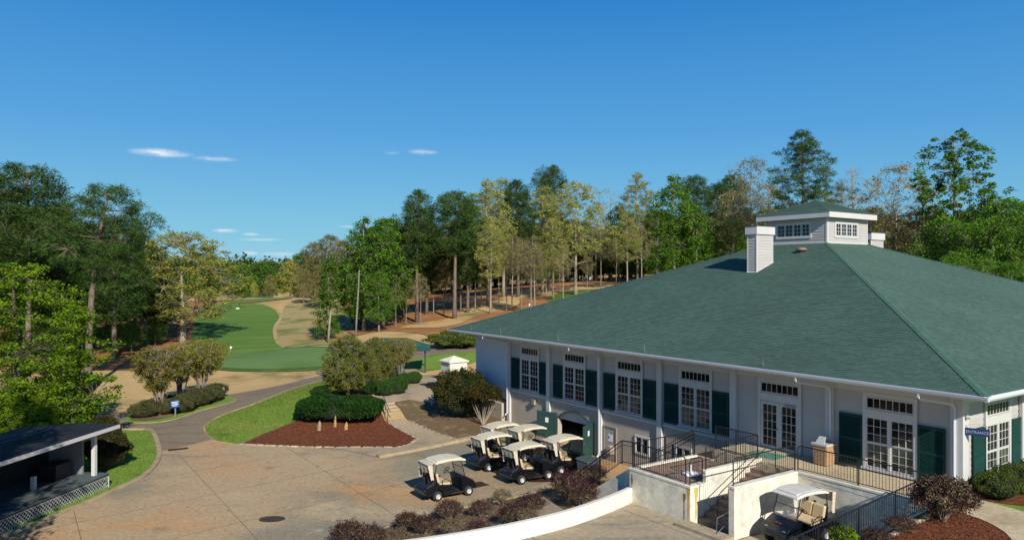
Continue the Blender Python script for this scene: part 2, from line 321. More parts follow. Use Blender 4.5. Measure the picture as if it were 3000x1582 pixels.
def rbf():
    n = len(CP); P = CP[:, :2]; D = np.linalg.norm(P[:, None]-P[None], axis=2)
    A = -D + np.eye(n)*0.0; K = np.zeros((n+1, n+1)); K[:n, :n] = A; K[:n, n] = 1; K[n, :n] = 1
    w = np.linalg.solve(K, np.append(CP[:, 2], 0))
    gx, gy = np.meshgrid(XS, YS); Q = np.stack([gx.ravel(), gy.ravel()], 1)
    # average a small neighbourhood to round the creases
    out = np.zeros(len(Q)); ws = 0
    for dx, dy, k in [(0, 0, 2), (3, 0, 1), (-3, 0, 1), (0, 3, 1), (0, -3, 1), (2, 2, 1), (-2, 2, 1), (2, -2, 1), (-2, -2, 1)]:
        q = Q+np.array([dx, dy])*np.clip((Q[:, 1:2]-30)/60, .45, 2.2)
        d = np.sqrt(((q[:, None, :]-P[None])**2).sum(2)); out += k*(-d@w[:n]+w[n]); ws += k
    H = (out/ws).reshape(gx.shape)
    t = np.clip((gy-43)/5, 0, 1); t = t*t*(3-2*t); H = np.where(gx < 20, H*t, H)
    far = np.clip((np.maximum(np.abs(gx), gy)-600)/1500, 0, 1); H = H*(1-far)+12*far
    und = .10*np.sin(gx*.21+np.sin(gy*.13)*2)*np.sin(gy*.17+gx*.05)*np.clip((gy-66)/25, 0, 1)
    return H+und
HG = rbf()
def hgt(x, y):
    i = int(np.clip(np.searchsorted(XS, x)-1, 0, len(XS)-2)); j = int(np.clip(np.searchsorted(YS, y)-1, 0, len(YS)-2))
    fx = (x-XS[i])/(XS[i+1]-XS[i]); fy = (y-YS[j])/(YS[j+1]-YS[j])
    return float((HG[j, i]*(1-fx)+HG[j, i+1]*fx)*(1-fy)+(HG[j+1, i]*(1-fx)+HG[j+1, i+1]*fx)*fy)
def hv(x, y):
    i = np.clip(np.searchsorted(XS, x)-1, 0, len(XS)-2); j = np.clip(np.searchsorted(YS, y)-1, 0, len(YS)-2)
    fx = (x-XS[i])/(XS[i+1]-XS[i]); fy = (y-YS[j])/(YS[j+1]-YS[j])
    return (HG[j, i]*(1-fx)+HG[j, i+1]*fx)*(1-fy)+(HG[j+1, i]*(1-fx)+HG[j+1, i+1]*fx)*fy
YR = np.concatenate([np.arange(12, 140, .1), np.arange(140, 600, .5)])
def G(u, v):
    X = (u-CU)/F*YR; z = CAMZ-(v-CV)/F*YR; d = z-hv(X, YR); k = np.nonzero(d <= 0)[0]
    k = k[0] if len(k) else len(YR)-1
    if k > 0:
        t = d[k-1]/(d[k-1]-d[k]+1e-9); Y = YR[k-1]*(1-t)+YR[k]*t
    else: Y = YR[0]
    x = (u-CU)/F*Y; return Vector((x, Y, hgt(x, Y)))
def GL(*pts): return [G(u, v).xy for u, v in pts]
def curve(pts, n=6, closed=False):
    """catmull-rom through 2d points"""
    P = [Vector(p) for p in pts]; out = []; L = len(P)
    for i in range(L if closed else L-1):
        p0 = P[(i-1) % L] if (closed or i > 0) else P[0]; p1 = P[i]; p2 = P[(i+1) % L]; p3 = P[(i+2) % L] if (closed or i+2 < L) else P[-1]
        for k in range(n):
            t = k/n; out.append(.5*((2*p1)+(p2-p0)*t+(2*p0-5*p1+4*p2-p3)*t*t+(3*p1-p0-3*p2+p3)*t**3))
    if not closed: out.append(P[-1])
    return out
def drape(name, poly, m, off=.03, k='structure'):
    bm = bmesh.new(); vs = [bm.verts.new((p[0], p[1], 0)) for p in poly]; f = bm.faces.new(vs); f.normal_update()
    if f.normal.z < 0: bmesh.ops.reverse_faces(bm, faces=[f])
    bmesh.ops.triangulate(bm, faces=bm.faces)
    x0, x1 = min(p[0] for p in poly), max(p[0] for p in poly); y0, y1 = min(p[1] for p in poly), max(p[1] for p in poly)
    for c in XS[(XS > x0) & (XS < x1)]: bmesh.ops.bisect_plane(bm, geom=bm.verts[:]+bm.edges[:]+bm.faces[:], plane_co=(c, 0, 0), plane_no=(1, 0, 0))
    for c in YS[(YS > y0) & (YS < y1)]: bmesh.ops.bisect_plane(bm, geom=bm.verts[:]+bm.edges[:]+bm.faces[:], plane_co=(0, c, 0), plane_no=(0, 1, 0))
    for v in bm.verts: v.co.z = hgt(v.co.x, v.co.y)+off
    me = bpy.data.meshes.new(name); bm.to_mesh(me); bm.free(); me.materials.append(m); me.polygons.foreach_set('use_smooth', [True]*len(me.polygons))
    o = link(name, me)
    if k: o['kind'] = k
    return o
def ribbon(name, pts, w, h, m, z=None, off=0.0, parent=None):
    """kerb like strip of width w and height h along 2d points, lying on the ground (or at z)"""
    mb = MB(); P = [Vector(p) for p in pts]; L = []
    for i, p in enumerate(P):
        d = (P[min(i+1, len(P)-1)]-P[max(i-1, 0)]).normalized(); n = Vector((-d.y, d.x))*w/2
        g = (hgt(p.x, p.y) if z is None else z)+off
        L.append([(p.x+n.x, p.y+n.y, g-.15), (p.x+n.x, p.y+n.y, g+h-.02), (p.x+n.x*.8, p.y+n.y*.8, g+h), (p.x-n.x*.8, p.y-n.y*.8, g+h), (p.x-n.x, p.y-n.y, g+h-.02), (p.x-n.x, p.y-n.y, g-.15)])
    for i in range(len(L)-1):
        for k in range(5): mb.quad(L[i][k], L[i][k+1], L[i+1][k+1], L[i+1][k])
    mb.quad(*L[0]); mb.quad(*L[-1])
    return mb.build(name, m, parent)
# ================================================================== GROUND
nx, ny = len(XS), len(YS)
gx, gy = np.meshgrid(XS, YS); co = np.stack([gx.ravel(), gy.ravel(), HG.ravel()], 1)
ii, jj = np.meshgrid(np.arange(nx-1), np.arange(ny-1)); b0 = (jj*nx+ii).ravel()
fc = np.stack([b0, b0+1, b0+nx+1, b0+nx], 1)
me = bpy.data.meshes.new('ground'); me.vertices.add(len(co)); me.vertices.foreach_set('co', co.astype(np.float32).ravel())
me.loops.add(fc.size); me.loops.foreach_set('vertex_index', fc.astype(np.int32).ravel()); me.polygons.add(len(fc)); me.polygons.foreach_set('loop_start', np.arange(0, fc.size, 4, dtype=np.int32))
me.update(calc_edges=True); me.validate(); me.materials.append(M_STRAW); me.polygons.foreach_set('use_smooth', [True]*len(fc))
kind(link('ground', me))
# fairway, putting green, woods floor
fair = curve(GL((585, 1042), (560, 1000), (570, 940), (590, 905), (640, 893), (700, 893), (760, 893), (800, 905), (818, 930), (800, 960), (805, 1000), (830, 1026), (760, 1036), (660, 1048)), 5, True)
collar = curve(GL((560, 1040), (545, 1000), (556, 930), (582, 896), (640, 887), (760, 887), (808, 901), (830, 932), (810, 962), (815, 1000), (840, 1026), (760, 1041), (660, 1051)), 5, True)
drape('fairway_collar', collar, layered('collar_straw', (.40, .32, .15), [((.17, .18, .05), .3, .5, .7, (1, 1, 1), 1)], bump=.03, bscale=6), .05)
drape('fairway', fair, M_FAIR, .10)
pg = curve(GL((590, 1070), (600, 1050), (700, 1040), (820, 1024), (930, 1020), (1040, 1026), (1080, 1045), (1010, 1068), (900, 1080), (760, 1084), (660, 1080)), 6, True)
pg2 = curve(GL((560, 1072), (580, 1047), (690, 1035), (820, 1020), (930, 1016), (1050, 1022), (1100, 1047), (1020, 1073), (900, 1087), (760, 1090), (650, 1086)), 6, True)
drape('green_collar', pg2, M_ROUGH, .07); drape('putting_green', pg, M_GREEN, .12)
drape('bank_grass', curve(GL((822, 1012), (812, 985), (812, 960), (828, 930), (830, 905), (860, 885), (930, 880), (1000, 890), (1010, 960), (1000, 1005), (930, 1012), (860, 1018)), 5, True), layered('bank_grass', (.34, .27, .115), [((.16, .18, .05), .16, .50, .62, (1, 1, 1), 1), ((.40, .17, .06), .09, .54, .66, (1, 1, 1), 6)], bump=.04, bscale=6), .075)
drape('far_green', curve(GL((690, 868), (770, 872), (800, 866), (760, 861), (700, 861)), 4, True), M_ROUGH, .15)
drape('far_fairway', curve(GL((640, 882), (720, 878), (800, 874), (860, 874), (760, 886), (690, 890)), 4, True), M_FAIR, .15)
drape('woods_floor', curve([G(1010, 990).xy, G(1110, 972).xy, G(1210, 975).xy, G(1300, 990).xy, (0, 95), (12, 96), (30, 100), (60, 112), (120, 130), (120, 240), (30, 240), (-15, 200), (-30, 150), (-26, 120)], 5, True), M_PSTRAW, .06)
drape('upper_grass', curve([(6, 126), (14, 124), (30, 132), (40, 142), (30, 150), (18, 146), (10, 138)], 6, True), M_ROUGH, .11)
cp = curve([(-14, 108), (-6, 120), (0, 135), (8, 142), (20, 146), (32, 152), (50, 156)], 8)
tanp = []
for s in (1, -1):
    side = []
    for i, p in enumerate(cp):
        d = (cp[min(i+1, len(cp)-1)]-cp[max(i-1, 0)]).normalized(); side.append(p+Vector((-d.y, d.x))*s*(3.5+1.2*math.sin(i*.7)))
    tanp += side if s == 1 else side[::-1]
drape('straw_clearing', tanp, M_STRAW, .12)
drape('woods_floor', curve([(-31, 82), (-36, 79), (-46, 80), (-80, 82), (-110, 100), (-110, 190), (-60, 170), (-48, 130), (-40, 108), (-33, 95)], 5, True), M_PSTRAW, .06)
# terrace lawn behind pavilion
drape('pavilion_lawn', curve([(-14, 70), (-5, 72), (-3, 78), (-10, 82), (-18, 78)], 5, True), M_LAWN, .06)
drape('cart_path', curve([(-18, 74), (-8, 79), (2, 78), (10, 80), (10, 84), (0, 83), (-10, 84), (-20, 79)], 5, True), M_ASPH, .08)
# driveway: asphalt lane and concrete yard in slabs
lane_hi = [(-75, 50), (-55, 54)]+[tuple(p) for p in GL((150, 1232), (265, 1218), (394, 1201), (520, 1178), (646, 1160), (750, 1143), (830, 1127), (900, 1109), (975, 1093))]
lane_lo = [tuple(p) for p in GL((1000, 1103), (915, 1122), (776, 1171), (700, 1199), (650, 1217), (606, 1243), (597, 1258), (603, 1272), (620, 1288))]
lane_end = [tuple(p) for p in GL((600, 1330), (470, 1330), (464, 1311), (451, 1274), (431, 1260), (335, 1260), (230, 1262))]+[(-55, 48), (-75, 44)]
drape('road', curve(lane_hi, 4)+curve(lane_lo, 4)+curve(lane_end, 3), M_ASPH, .03)
yard = [tuple(p) for p in GL((462, 1325), (464, 1340), (424, 1394), (331, 1440), (199, 1497), (0, 1573))]+[(-24, 22), (-24, 8), (6, 8), (0, 21), (-1, 24)]
bed_e = [plane(u, v, 0).xy for u, v in [(1060, 1582), (1147, 1540), (1300, 1500), (1482, 1465), (1628, 1431), (1690, 1415)]]
yard += [tuple(bed_e[0])]+[tuple(p) for p in bed_e[1:]]
yard += [tuple(Wp(12.5, 5.2).xy), tuple(Wp(12.5, .1).xy), tuple(Wp(28.8, .1).xy)]
yard += [tuple(p) for p in GL((1452, 1275), (1346, 1291), (1263, 1265), (1197, 1235), (1187, 1228), (1127, 1235), (1144, 1245), (1190, 1271), (1220, 1288), (1197, 1303), (1164, 1311), (932, 1311), (776, 1306), (706, 1304), (663, 1298), (623, 1288))]
def slabs(name, poly, lines, m, gap, off, base=None, zf=None):
    """a paved area cut along joints; every slab is its own piece"""
    bm = bmesh.new(); f = bm.faces.new([bm.verts.new((p[0], p[1], 0)) for p in poly]); f.normal_update()
    if f.normal.z < 0: bmesh.ops.reverse_faces(bm, faces=[f])
    for (co_, no) in lines:
        bmesh.ops.bisect_plane(bm, geom=bm.verts[:]+bm.edges[:]+bm.faces[:], plane_co=co_, plane_no=no)
    root = kind(drape(name, poly, base or m, off-.012)) if zf is None else None
    for f in list(bm.faces):
        if f.calc_area() < .15: continue
        ps = [v.co.xy.copy() for v in f.verts]; n = len(ps); ins = []
        for i in range(n):
            a, b, c = ps[i-1], ps[i], ps[(i+1) % n]; d1_ = (b-a).normalized(); d2_ = (c-b).normalized()
            n1_ = Vector((-d1_.y, d1_.x)); n2_ = Vector((-d2_.y, d2_.x)); q = (n1_+n2_)
            q = q.normalized()*gap/max(.4, math.cos(n1_.angle(n2_)/2)) if q.length > .1 else n1_*gap
            ins.append(b+q)
        o = drape('slab', [tuple(p) for p in ins], m, off, None); o.parent = root
        if root: o.matrix_parent_inverse = root.matrix_world.inverted()
    bm.free(); return root
L = []
nA = (cT, sT, 0)
for q in (2.3, 8.1, 13.9, 19.7, 25.5): L.append(((q*cT, q*sT, 0), nA))
for q in (16.3, 21.1, 25.9, 30.7, 35.5, 40.3, 45.1): L.append(((-q*.69, q*.72, 0), (-.69, .72, 0)))
slabs('concrete_yard', yard, L, M_YARD, .013, .035, mat('joint_dark', (.13, .095, .06), .95))
# lawns
lawnL = [tuple(p) for p in GL((335, 1262), (431, 1262), (449, 1276), (461, 1311), (460, 1347), (422, 1392), (329, 1437), (197, 1494), (0, 1568))]+[(-26, 22), (-40, 20), (-45, 46)]
drape('lawn', lawnL, M_LAWN, .045)
lawnM = curve(GL((601, 1258), (608, 1244), (652, 1219), (702, 1201), (778, 1173), (917, 1124), (990, 1104), (1050, 1105), (1060, 1125), (985, 1150), (930, 1168), (890, 1190), (874, 1215), (866, 1236), (770, 1273), (706, 1302), (663, 1297), (625, 1287), (603, 1270)), 3, True)
drape('mound_lawn', [tuple(p) for p in lawnM], M_LAWN, .05)
isl = curve(GL((358, 1236), (395, 1216), (470, 1195), (560, 1180), (650, 1163), (686, 1169), (688, 1176), (640, 1190), (580, 1206), (517, 1228), (460, 1238), (400, 1240)), 4, True)
drape('island_grass', [tuple(p) for p in isl], M_LAWN, .07)
drape('island_bed', [tuple(p) for p in curve(GL((380, 1232), (420, 1212), (500, 1192), (600, 1170), (650, 1168), (640, 1180), (560, 1200), (500, 1222), (440, 1234)), 4, True)], M_SOIL, .10)
bedpts = GL((874, 1215), (866, 1236), (768, 1274), (708, 1302), (776, 1305), (932, 1310), (1164, 1310), (1197, 1302), (1219, 1287), (1190, 1270), (1144, 1244), (1127, 1234), (1120, 1215), (1100, 1170), (1050, 1130), (985, 1150), (930, 1168), (890, 1190))
drape('mulch_bed', [tuple(p) for p in bedpts], M_MULCH, .06)
drape('path_bed', [tuple(p) for p in GL((1152, 1180), (1200, 1173), (1270, 1184), (1300, 1180), (1330, 1130), (1400, 1120), (1470, 1150), (1470, 1262), (1400, 1285), (1346, 1290), (1263, 1264), (1197, 1234), (1187, 1222), (1170, 1195))], M_SOIL, .06)
drape('terrace_path', [tuple(p) for p in GL((1115, 1172), (1105, 1165), (1180, 1143), (1190, 1120), (1170, 1100), (1210, 1095), (1260, 1100), (1310, 1095), (1395, 1120), (1395, 1135), (1275, 1185), (1200, 1173), (1152, 1181), (1146, 1190), (1120, 1186))], M_PATH, .07)
drape('garden_path', [tuple(p) for p in GL((1127, 1234), (1186, 1227), (1197, 1234), (1263, 1264), (1346, 1290), (1345, 1296), (1240, 1318), (1108, 1342), (1000, 1318), (932, 1312), (1164, 1312), (1197, 1304), (1222, 1289), (1190, 1271), (1144, 1245))], M_PATH, .06)
# kerbs
def kerb(name, pts, w, h, off=0): return kind(ribbon(name, curve([tuple(p) for p in pts], 5), w, h, M_KERB, off=off))
kerb('kerb', GL((340, 1260), (431, 1260), (451, 1274), (464, 1311), (463, 1347), (424, 1394), (331, 1440), (199, 1497), (0, 1573))+[Vector((-25, 22))], .28, .13)
kerb('kerb', GL((990, 1103), (915, 1122), (776, 1171), (650, 1217), (606, 1243), (597, 1258), (623, 1288), (663, 1298), (706, 1304)), .10, .06)
kerb('kerb', GL((358, 1236), (400, 1240), (460, 1238), (517, 1228), (580, 1206), (640, 1190), (688, 1176), (686, 1169), (650, 1162)), .10, .07)
tag(ribbon('raised_kerb', [plane(u, v, 0).xy for u, v in [(1107, 1342), (1200, 1325), (1290, 1307), (1385, 1290)]], .42, .2, M_KERB), 'long low concrete kerb running beside the parked golf carts', 'kerb')
# edging stones of the mulch bed and of the stony bed
def edging(name, label, pts, n0, m, w=(.12, .2), h=(.03, .08), seed=1, L0=(.35, .8), kids='stone'):
    r = random.Random(seed); P = [Vector(p) for p in pts]; root = None
    base = P[0]; root = thing(name, label, 'stone edging', (base.x, base.y, hgt(*base)))
    seg = [(P[i+1]-P[i]).length for i in range(len(P)-1)]; tot = sum(seg); s = 0
    while s < tot:
        l = r.uniform(*L0); q = s+l/2; i = 0
        while i < len(seg)-1 and q > seg[i]: q -= seg[i]; i += 1
        d = (P[i+1]-P[i]).normalized(); c = P[i]+d*min(q, seg[i]); hh, ww = r.uniform(*h), r.uniform(*w)
        mb = MB(Matrix.Translation((c.x-base.x, c.y-base.y, hgt(*c)-hgt(*base))) @ Matrix.Rotation(math.atan2(d.y, d.x)+r.uniform(-.15, .15), 4, 'Z') @ Matrix.Rotation(r.uniform(-.08, .08), 4, 'X'))
        a = l/2*.93
        mb.hexa([(-a, -ww/2, -.06), (a, -ww/2, -.06), (a, ww/2, -.06), (-a, ww/2, -.06)]+[(x*r.uniform(.85, .98), y*r.uniform(.7, .95), hh*r.uniform(.8, 1.1)+.04) for x, y in ((-a, -ww/2), (a, -ww/2), (a, ww/2), (-a, ww/2))])
        mb.build(kids, m, root, bevel=.012, seg=1); s += l*1.05
    return root
edging('stone_edging', 'line of pale stones along the front of the red mulch bed', GL((700, 1302), (776, 1307), (932, 1312), (1088, 1312), (1164, 1312), (1197, 1304), (1221, 1289)), 0, STONE, seed=3)
edging('stone_edging', 'short row of flat stones between the mulch bed and the garden path', GL((1221, 1287), (1190, 1270), (1146, 1246), (1128, 1235)), 0, STONE, seed=4)
edging('timber_edging', 'broken edging of stones along the stony bed beside the garden path', GL((1199, 1234), (1230, 1250), (1263, 1264), (1300, 1277), (1345, 1291)), 0, STONE, seed=5, L0=(.3, .9))
# garden steps between yard and terrace
st = thing('garden_steps', 'six worn pale garden steps with a black handrail beside the clipped hedge', 'steps', tuple(G(1155, 1230)))
pa, pb_ = G(1128, 1236), G(1187, 1228); pc, pd = G(1118, 1190), G(1152, 1182)
zt = 1.12; zb = .05
for k in range(7):
    t0, t1 = k/7, (k+1)/7+.03; z = zb+(zt-zb)*(k+1)/7
    q = [pa.lerp(pc, t0), pb_.lerp(pd, t0), pb_.lerp(pd, t1), pa.lerp(pc, t1)]
    o = MB(Matrix.Translation(-st.location)).hexa([(p.x, p.y, z-.5) for p in q]+[(p.x, p.y, z) for p in q]).build('step', M_PATH, st, bevel=.012)
# ---------------- drains, puddle
def grate(u, v, L_, W_, rz, label):
    p = plane(u, v, 0); t = thing('drain_grate', label, 'drain', (p.x, p.y, .036), rz)
    MB().box(-L_/2-.03, L_/2+.03, -W_/2-.03, W_/2+.03, -.02, .006).build('frame', mat('rust_iron', (.05, .03, .02), .8, var=.3), t)
    n = int(L_/.06)
    mb = MB()
    for k in range(n): mb.box(-L_/2+k*.06, -L_/2+k*.06+.03, -W_/2, W_/2, .006, .022)
    mb.build('bars', MATS['rust_iron'], t)
grate(522, 1317, 1.05, .42, .55, 'rusty slotted drain grate in the road near the curved kerb')
grate(1401, 1421, .8, .75, .6, 'square iron drain grate on the yard in front of the lone golf cart')
p = plane(797, 1522, 0); mh = MB().lathe([(.0, .012), (.5, .012), (.56, .006), (.56, -.02)], n=28).build('manhole_cover', MATS['rust_iron']); mh.location = (p.x, p.y, .036); mh.scale = (1, .72, 1)
tag(mh, 'round rust brown manhole cover set in the concrete yard', 'manhole cover')
WET = mat('wet_stain', (.07, .035, .016), .12, var=.2, scale=3)
for (u, v, rx, ry, sd) in [(1655, 1395, 1.5, .9, 1), (1600, 1408, 1.0, .45, 2)]:
    p = plane(u, v, 0); r = random.Random(sd); pts = [(p.x+rx*math.cos(t)*(1+.25*math.sin(3*t+sd)), p.y+ry*math.sin(t)*(1+.2*math.cos(2*t))) for t in [i*.3 for i in range(21)]]
    drape('puddle', pts, WET, .04)

# ================================================================== CLUBHOUSE
FZ, EZ = 2.75, 6.54                                     # floor and eave heights
house = thing('clubhouse', 'large clubhouse with green hipped shingle roof, white cupola and dark shutters', 'building', (CX, CY, 0), FA)
LF = 33.3; OV = 1.43; LR = LF+2*OV; SL = .381
def hb(): return MB()
# walls: lower stucco with the arched cart barn opening, upper core
mb = hb()
A0, A1, ZS, ZA = 20.15, 23.55, 1.62, 2.22                # barn opening
mb.box(0, A0, -.35, -.02, 0, FZ); mb.box(A1, 28.84, -.35, -.02, 0, FZ)
arc = [(A0+(A1-A0)*k/14, ZS+(ZA-ZS)*math.sin(math.pi*k/14)**.8) for k in range(15)]
for k in range(14):
    (x0, z0), (x1, z1) = arc[k], arc[k+1]
    mb.hexa([(x0, -.35, z0), (x1, -.35, z1), (x1, -.02, z1), (x0, -.02, z0), (x0, -.35, FZ), (x1, -.35, FZ), (x1, -.02, FZ), (x0, -.02, FZ)])
mb.box(28.84, 33.3, -.35, -.02, 0, 1.95)
mb.box(-.0, .3, -33.3, -.35, 0, FZ); mb.box(33.0, 33.3, -33.3, -.35, 0, FZ); mb.box(.3, 33.0, -33.3, -33.0, 0, FZ)
mb.build('lower_wall', STUCCO, house)
mb = hb(); mb.box(.04, 28.84, -.35, -.04, FZ, EZ-.05); mb.box(.04, .3, -33.26, -.35, FZ, EZ-.05); mb.box(33.0, 33.26, -33.26, -.35, FZ, EZ-.05); mb.box(.3, 33.0, -33.26, -33.0, FZ, EZ-.05)
mb.build('upper_wall', SIDING, house)
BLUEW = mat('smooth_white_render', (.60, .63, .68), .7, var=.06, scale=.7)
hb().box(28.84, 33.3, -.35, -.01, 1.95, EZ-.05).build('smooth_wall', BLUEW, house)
hb().box(28.95, 33.32, -.01, .06, 1.86, 1.95).build('flashing', TRIMDARK, house)
hb().box(29.4, 33.3, -.02, .30, 0, 1.72).build('low_plinth', STUCCO, house, bevel=.02)
# barn interior
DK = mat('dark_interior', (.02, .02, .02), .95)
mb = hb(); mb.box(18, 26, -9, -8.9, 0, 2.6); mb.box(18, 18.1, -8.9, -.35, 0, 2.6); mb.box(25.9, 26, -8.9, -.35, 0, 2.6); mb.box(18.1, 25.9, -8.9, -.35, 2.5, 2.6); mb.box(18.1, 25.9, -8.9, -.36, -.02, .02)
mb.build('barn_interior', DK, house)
# arch trim and soffit panel
mb = hb()
for k in range(14):
    (x0, z0), (x1, z1) = arc[k], arc[k+1]
    mb.hexa([(x0, -.02, z0-.02), (x1, -.02, z1-.02), (x1, .05, z1-.02), (x0, .05, z0-.02), (x0, -.02, z0+.1), (x1, -.02, z1+.1), (x1, .05, z1+.1), (x0, .05, z0+.1)])
mb.build('arch_trim', mat('slate_trim', (.07, .085, .10), .6), house)
mb = hb()
for k in range(14):
    (x0, z0), (x1, z1) = arc[k], arc[k+1]
    mb.hexa([(x0, -.3, ZS-.02), (x1, -.3, ZS-.02), (x1, -.2, ZS-.02), (x0, -.2, ZS-.02), (x0, -.3, max(z0, ZS)), (x1, -.3, max(z1, ZS)), (x1, -.2, max(z1, ZS)), (x0, -.2, max(z0, ZS))])
mb.build('arch_panel', WHITE, house)
# barn doors, opened outwards
def barn_leaf(hx, ang, wdt, paper_dark=False):
    Mx = Matrix.Translation((hx, .02, 0)) @ Matrix.Rotation(ang, 4, 'Z')
    GD = mat('barn_green', (.022, .065, .058), .55, var=.15, scale=4)
    o = MB(Mx).box(0, wdt, -.03, .03, .05, 1.95).build('barn_door', GD, house, bevel=.006)
    for z0, z1 in ((.2, .95), (1.05, 1.82)):
        for sd in (1, -1):
            f = MB(Mx); y0, y1 = (.03, .05) if sd > 0 else (-.05, -.03); i = .12
            f.box(i, wdt-i, y0, y1, z0, z0+.05); f.box(i, wdt-i, y0, y1, z1-.05, z1); f.box(i, i+.05, y0, y1, z0+.05, z1-.05); f.box(wdt-i-.05, wdt-i, y0, y1, z0+.05, z1-.05)
            f.build('panel_moulding', GD, o)
    s = 1 if ang < math.pi/2 else -1
    for sd in (1, -1):
        y = .031 if sd > 0 else -.037
        MB(Mx).box(wdt*.42, wdt*.42+.24, y, y+.006, 1.28, 1.58).build('notice', PAPER, o)
    MB(Mx).box(wdt-.07, wdt-.03, -.07, .07, .9, 1.05).build('handle', STEEL, o)
barn_leaf(A1, math.radians(18), 1.55); barn_leaf(A0, math.radians(180-62), 1.5)
# grey service door
GD2 = mat('grey_door', (.33, .31, .29), .6, var=.05)
gd = hb().box(18.2, 19.14, -.02, .015, .02, 1.86).build('service_door', GD2, house)
mb = hb(); mb.box(18.12, 18.2, -.02, .05, 0, 1.94); mb.box(19.14, 19.22, -.02, .05, 0, 1.94); mb.box(18.2, 19.14, -.02, .05, 1.86, 1.94); mb.build('door_frame', mat('tan_frame', (.25, .21, .17), .6), gd)
hb().box(18.45, 18.85, .016, .022, 1.1, 1.5).build('notice', PAPER, gd); hb().box(18.72, 18.8, .023, .026, 1.22, 1.42).build('symbol', NAVY, gd)
hb().box(18.32, 18.6, .0, .30, .45, .9).build('mail_box', mat('box_tan', (.38, .33, .27), .6), gd, bevel=.01)
# ledge between storeys and frieze boards
mb = hb(); mb.box(.0, 28.84, -.04, .05, FZ-.1, FZ+.04); mb.build('ledge', WHITE, house, bevel=.008)
mb = hb(); mb.box(-.0, 33.34, -.04, .035, EZ-.62, EZ-.28); mb.box(-.035, 0, -33.3, -.04, EZ-.62, EZ-.28); mb.build('frieze', WHITE, house)
# pilasters
pil = [(4.9, 5.25), (9.83, 10.17), (14.58, 14.93), (19.32, 19.66), (24.24, 24.58), (28.7, 29.02)]
for x0, x1 in pil:
    hb().box(x0, x1, -.02, .13, 0, EZ-.28).build('pilaster', WHITE, house, bevel=.01)
mb = hb(); mb.box(-.14, .30, -.30, .14, FZ-.3, EZ-.28); mb.box(-.2, .36, -.36, .2, FZ-.02, FZ+.28); mb.build('corner_pilaster', WHITE, house, bevel=.012)
hb().box(-.12, .3, -.3, .12, 0, FZ-.3).build('corner_pier', STUCCO, house)
for y in (-4.95, -9.8, -14.6):
    hb().box(-.13, 0, y-.17, y+.17, FZ-.3, EZ-.28).build('pilaster', WHITE, house, bevel=.01)
# clapboards
rb = random.Random(5)
def clap(x0, x1, z0, z1, n, Mx=None, name='siding_board', par=None, m=None):
    h = (z1-z0)/n
    for k in range(n):
        a = z0+k*h; t = rb.uniform(-.002, .002)
        b_ = MB(Mx); b_.add([(x0, 0, a), (x1, 0, a), (x1, .028+t, a), (x0, .028+t, a), (x0, 0, a+h+.004), (x1, 0, a+h+.004), (x1, .008, a+h+.004), (x0, .008, a+h+.004)],
              [(0, 3, 2, 1), (4, 5, 6, 7), (0, 1, 5, 4), (1, 2, 6, 5), (2, 3, 7, 6), (3, 0, 4, 7)])
        b_.build(name, m or SIDING, par or house)
F0 = Matrix.Translation((0, -.04, 0))
edges = [.30]+[x for p_ in pil for x in p_]
for i in range(0, 12, 2): clap(edges[i], edges[i+1], FZ+.04, EZ-.62, 14, F0)
RW = Matrix(((0, -1, 0, .04), (-1, 0, 0, 0), (0, 0, 1, 0), (0, 0, 0, 1)))      # right hand wall: x runs away from the near corner, y outwards
RWo = Matrix(((0, -1, 0, 0), (-1, 0, 0, 0), (0, 0, 1, 0), (0, 0, 0, 1)))
for (a, b_) in ((.30, 4.78), (5.12, 9.63)): clap(a, b_, FZ+.04, EZ-.62, 14, RW)
clap(.02, 33.3, FZ-.28, FZ+.04, 1, RWo, 'base_board')
# ---------------------------------------------------------------- windows
pane_me = {}
def pane_mesh(m):
    if m.name not in pane_me:
        me = bpy.data.meshes.new('pane'); me.from_pydata([(-.5, 0, -.5), (.5, 0, -.5), (.5, 0, .5), (-.5, 0, .5)], [], [(0, 1, 2, 3)]); me.materials.append(m); pane_me[m.name] = me
    return pane_me[m.name]
rp = random.Random(11)
def grid(mb, x0, x1, z0, z1, nc, nr, y0, y1, t=.018, fr=.045):
    """sash: frame and glazing bars, bars butted into the frame"""
    mb.box(x0, x1, y0, y1, z0, z0+fr); mb.box(x0, x1, y0, y1, z1-fr, z1); mb.box(x0, x0+fr, y0, y1, z0+fr, z1-fr); mb.box(x1-fr, x1, y0, y1, z0+fr, z1-fr)
    X0, X1, Z0, Z1 = x0+fr, x1-fr, z0+fr, z1-fr; dx, dz = (X1-X0)/nc, (Z1-Z0)/nr
    for c in range(1, nc): mb.box(X0+c*dx-t/2, X0+c*dx+t/2, y0+.006, y1-.006, Z0, Z1)
    for r_ in range(1, nr): mb.box(X0, X1, y0+.008, y1-.008, Z0+r_*dz-t/2, Z0+r_*dz+t/2)
    return [(X0+(c+.5)*dx, Z0+(r_+.5)*dz, dx-t*.6, dz-t*.6) for c in range(nc) for r_ in range(nr)]
def panes(cells, y, Mx, par, joined=False, mf=None):
    if joined:
        mb = MB(Mx)
        for (x, z, w, h) in cells: mb.quad((x-w/2, y, z-h/2), (x+w/2, y, z-h/2), (x+w/2, y, z+h/2), (x-w/2, y, z+h/2))
        o = mb.build('panes', GLASS, par); o['kind'] = 'stuff'; return
    for (x, z, w, h) in cells:
        m = mf(x, z) if mf else GLASS
        o = link('pane', pane_mesh(m), par); q = Mx @ Vector((x, y, z))
        R = Mx.to_3x3().to_4x4()
        o.matrix_local = Matrix.Translation(q) @ R @ Euler((rp.uniform(-.012, .012), 0, rp.uniform(-.012, .012))).to_matrix().to_4x4() @ Matrix.Diagonal((w, 1, h, 1))
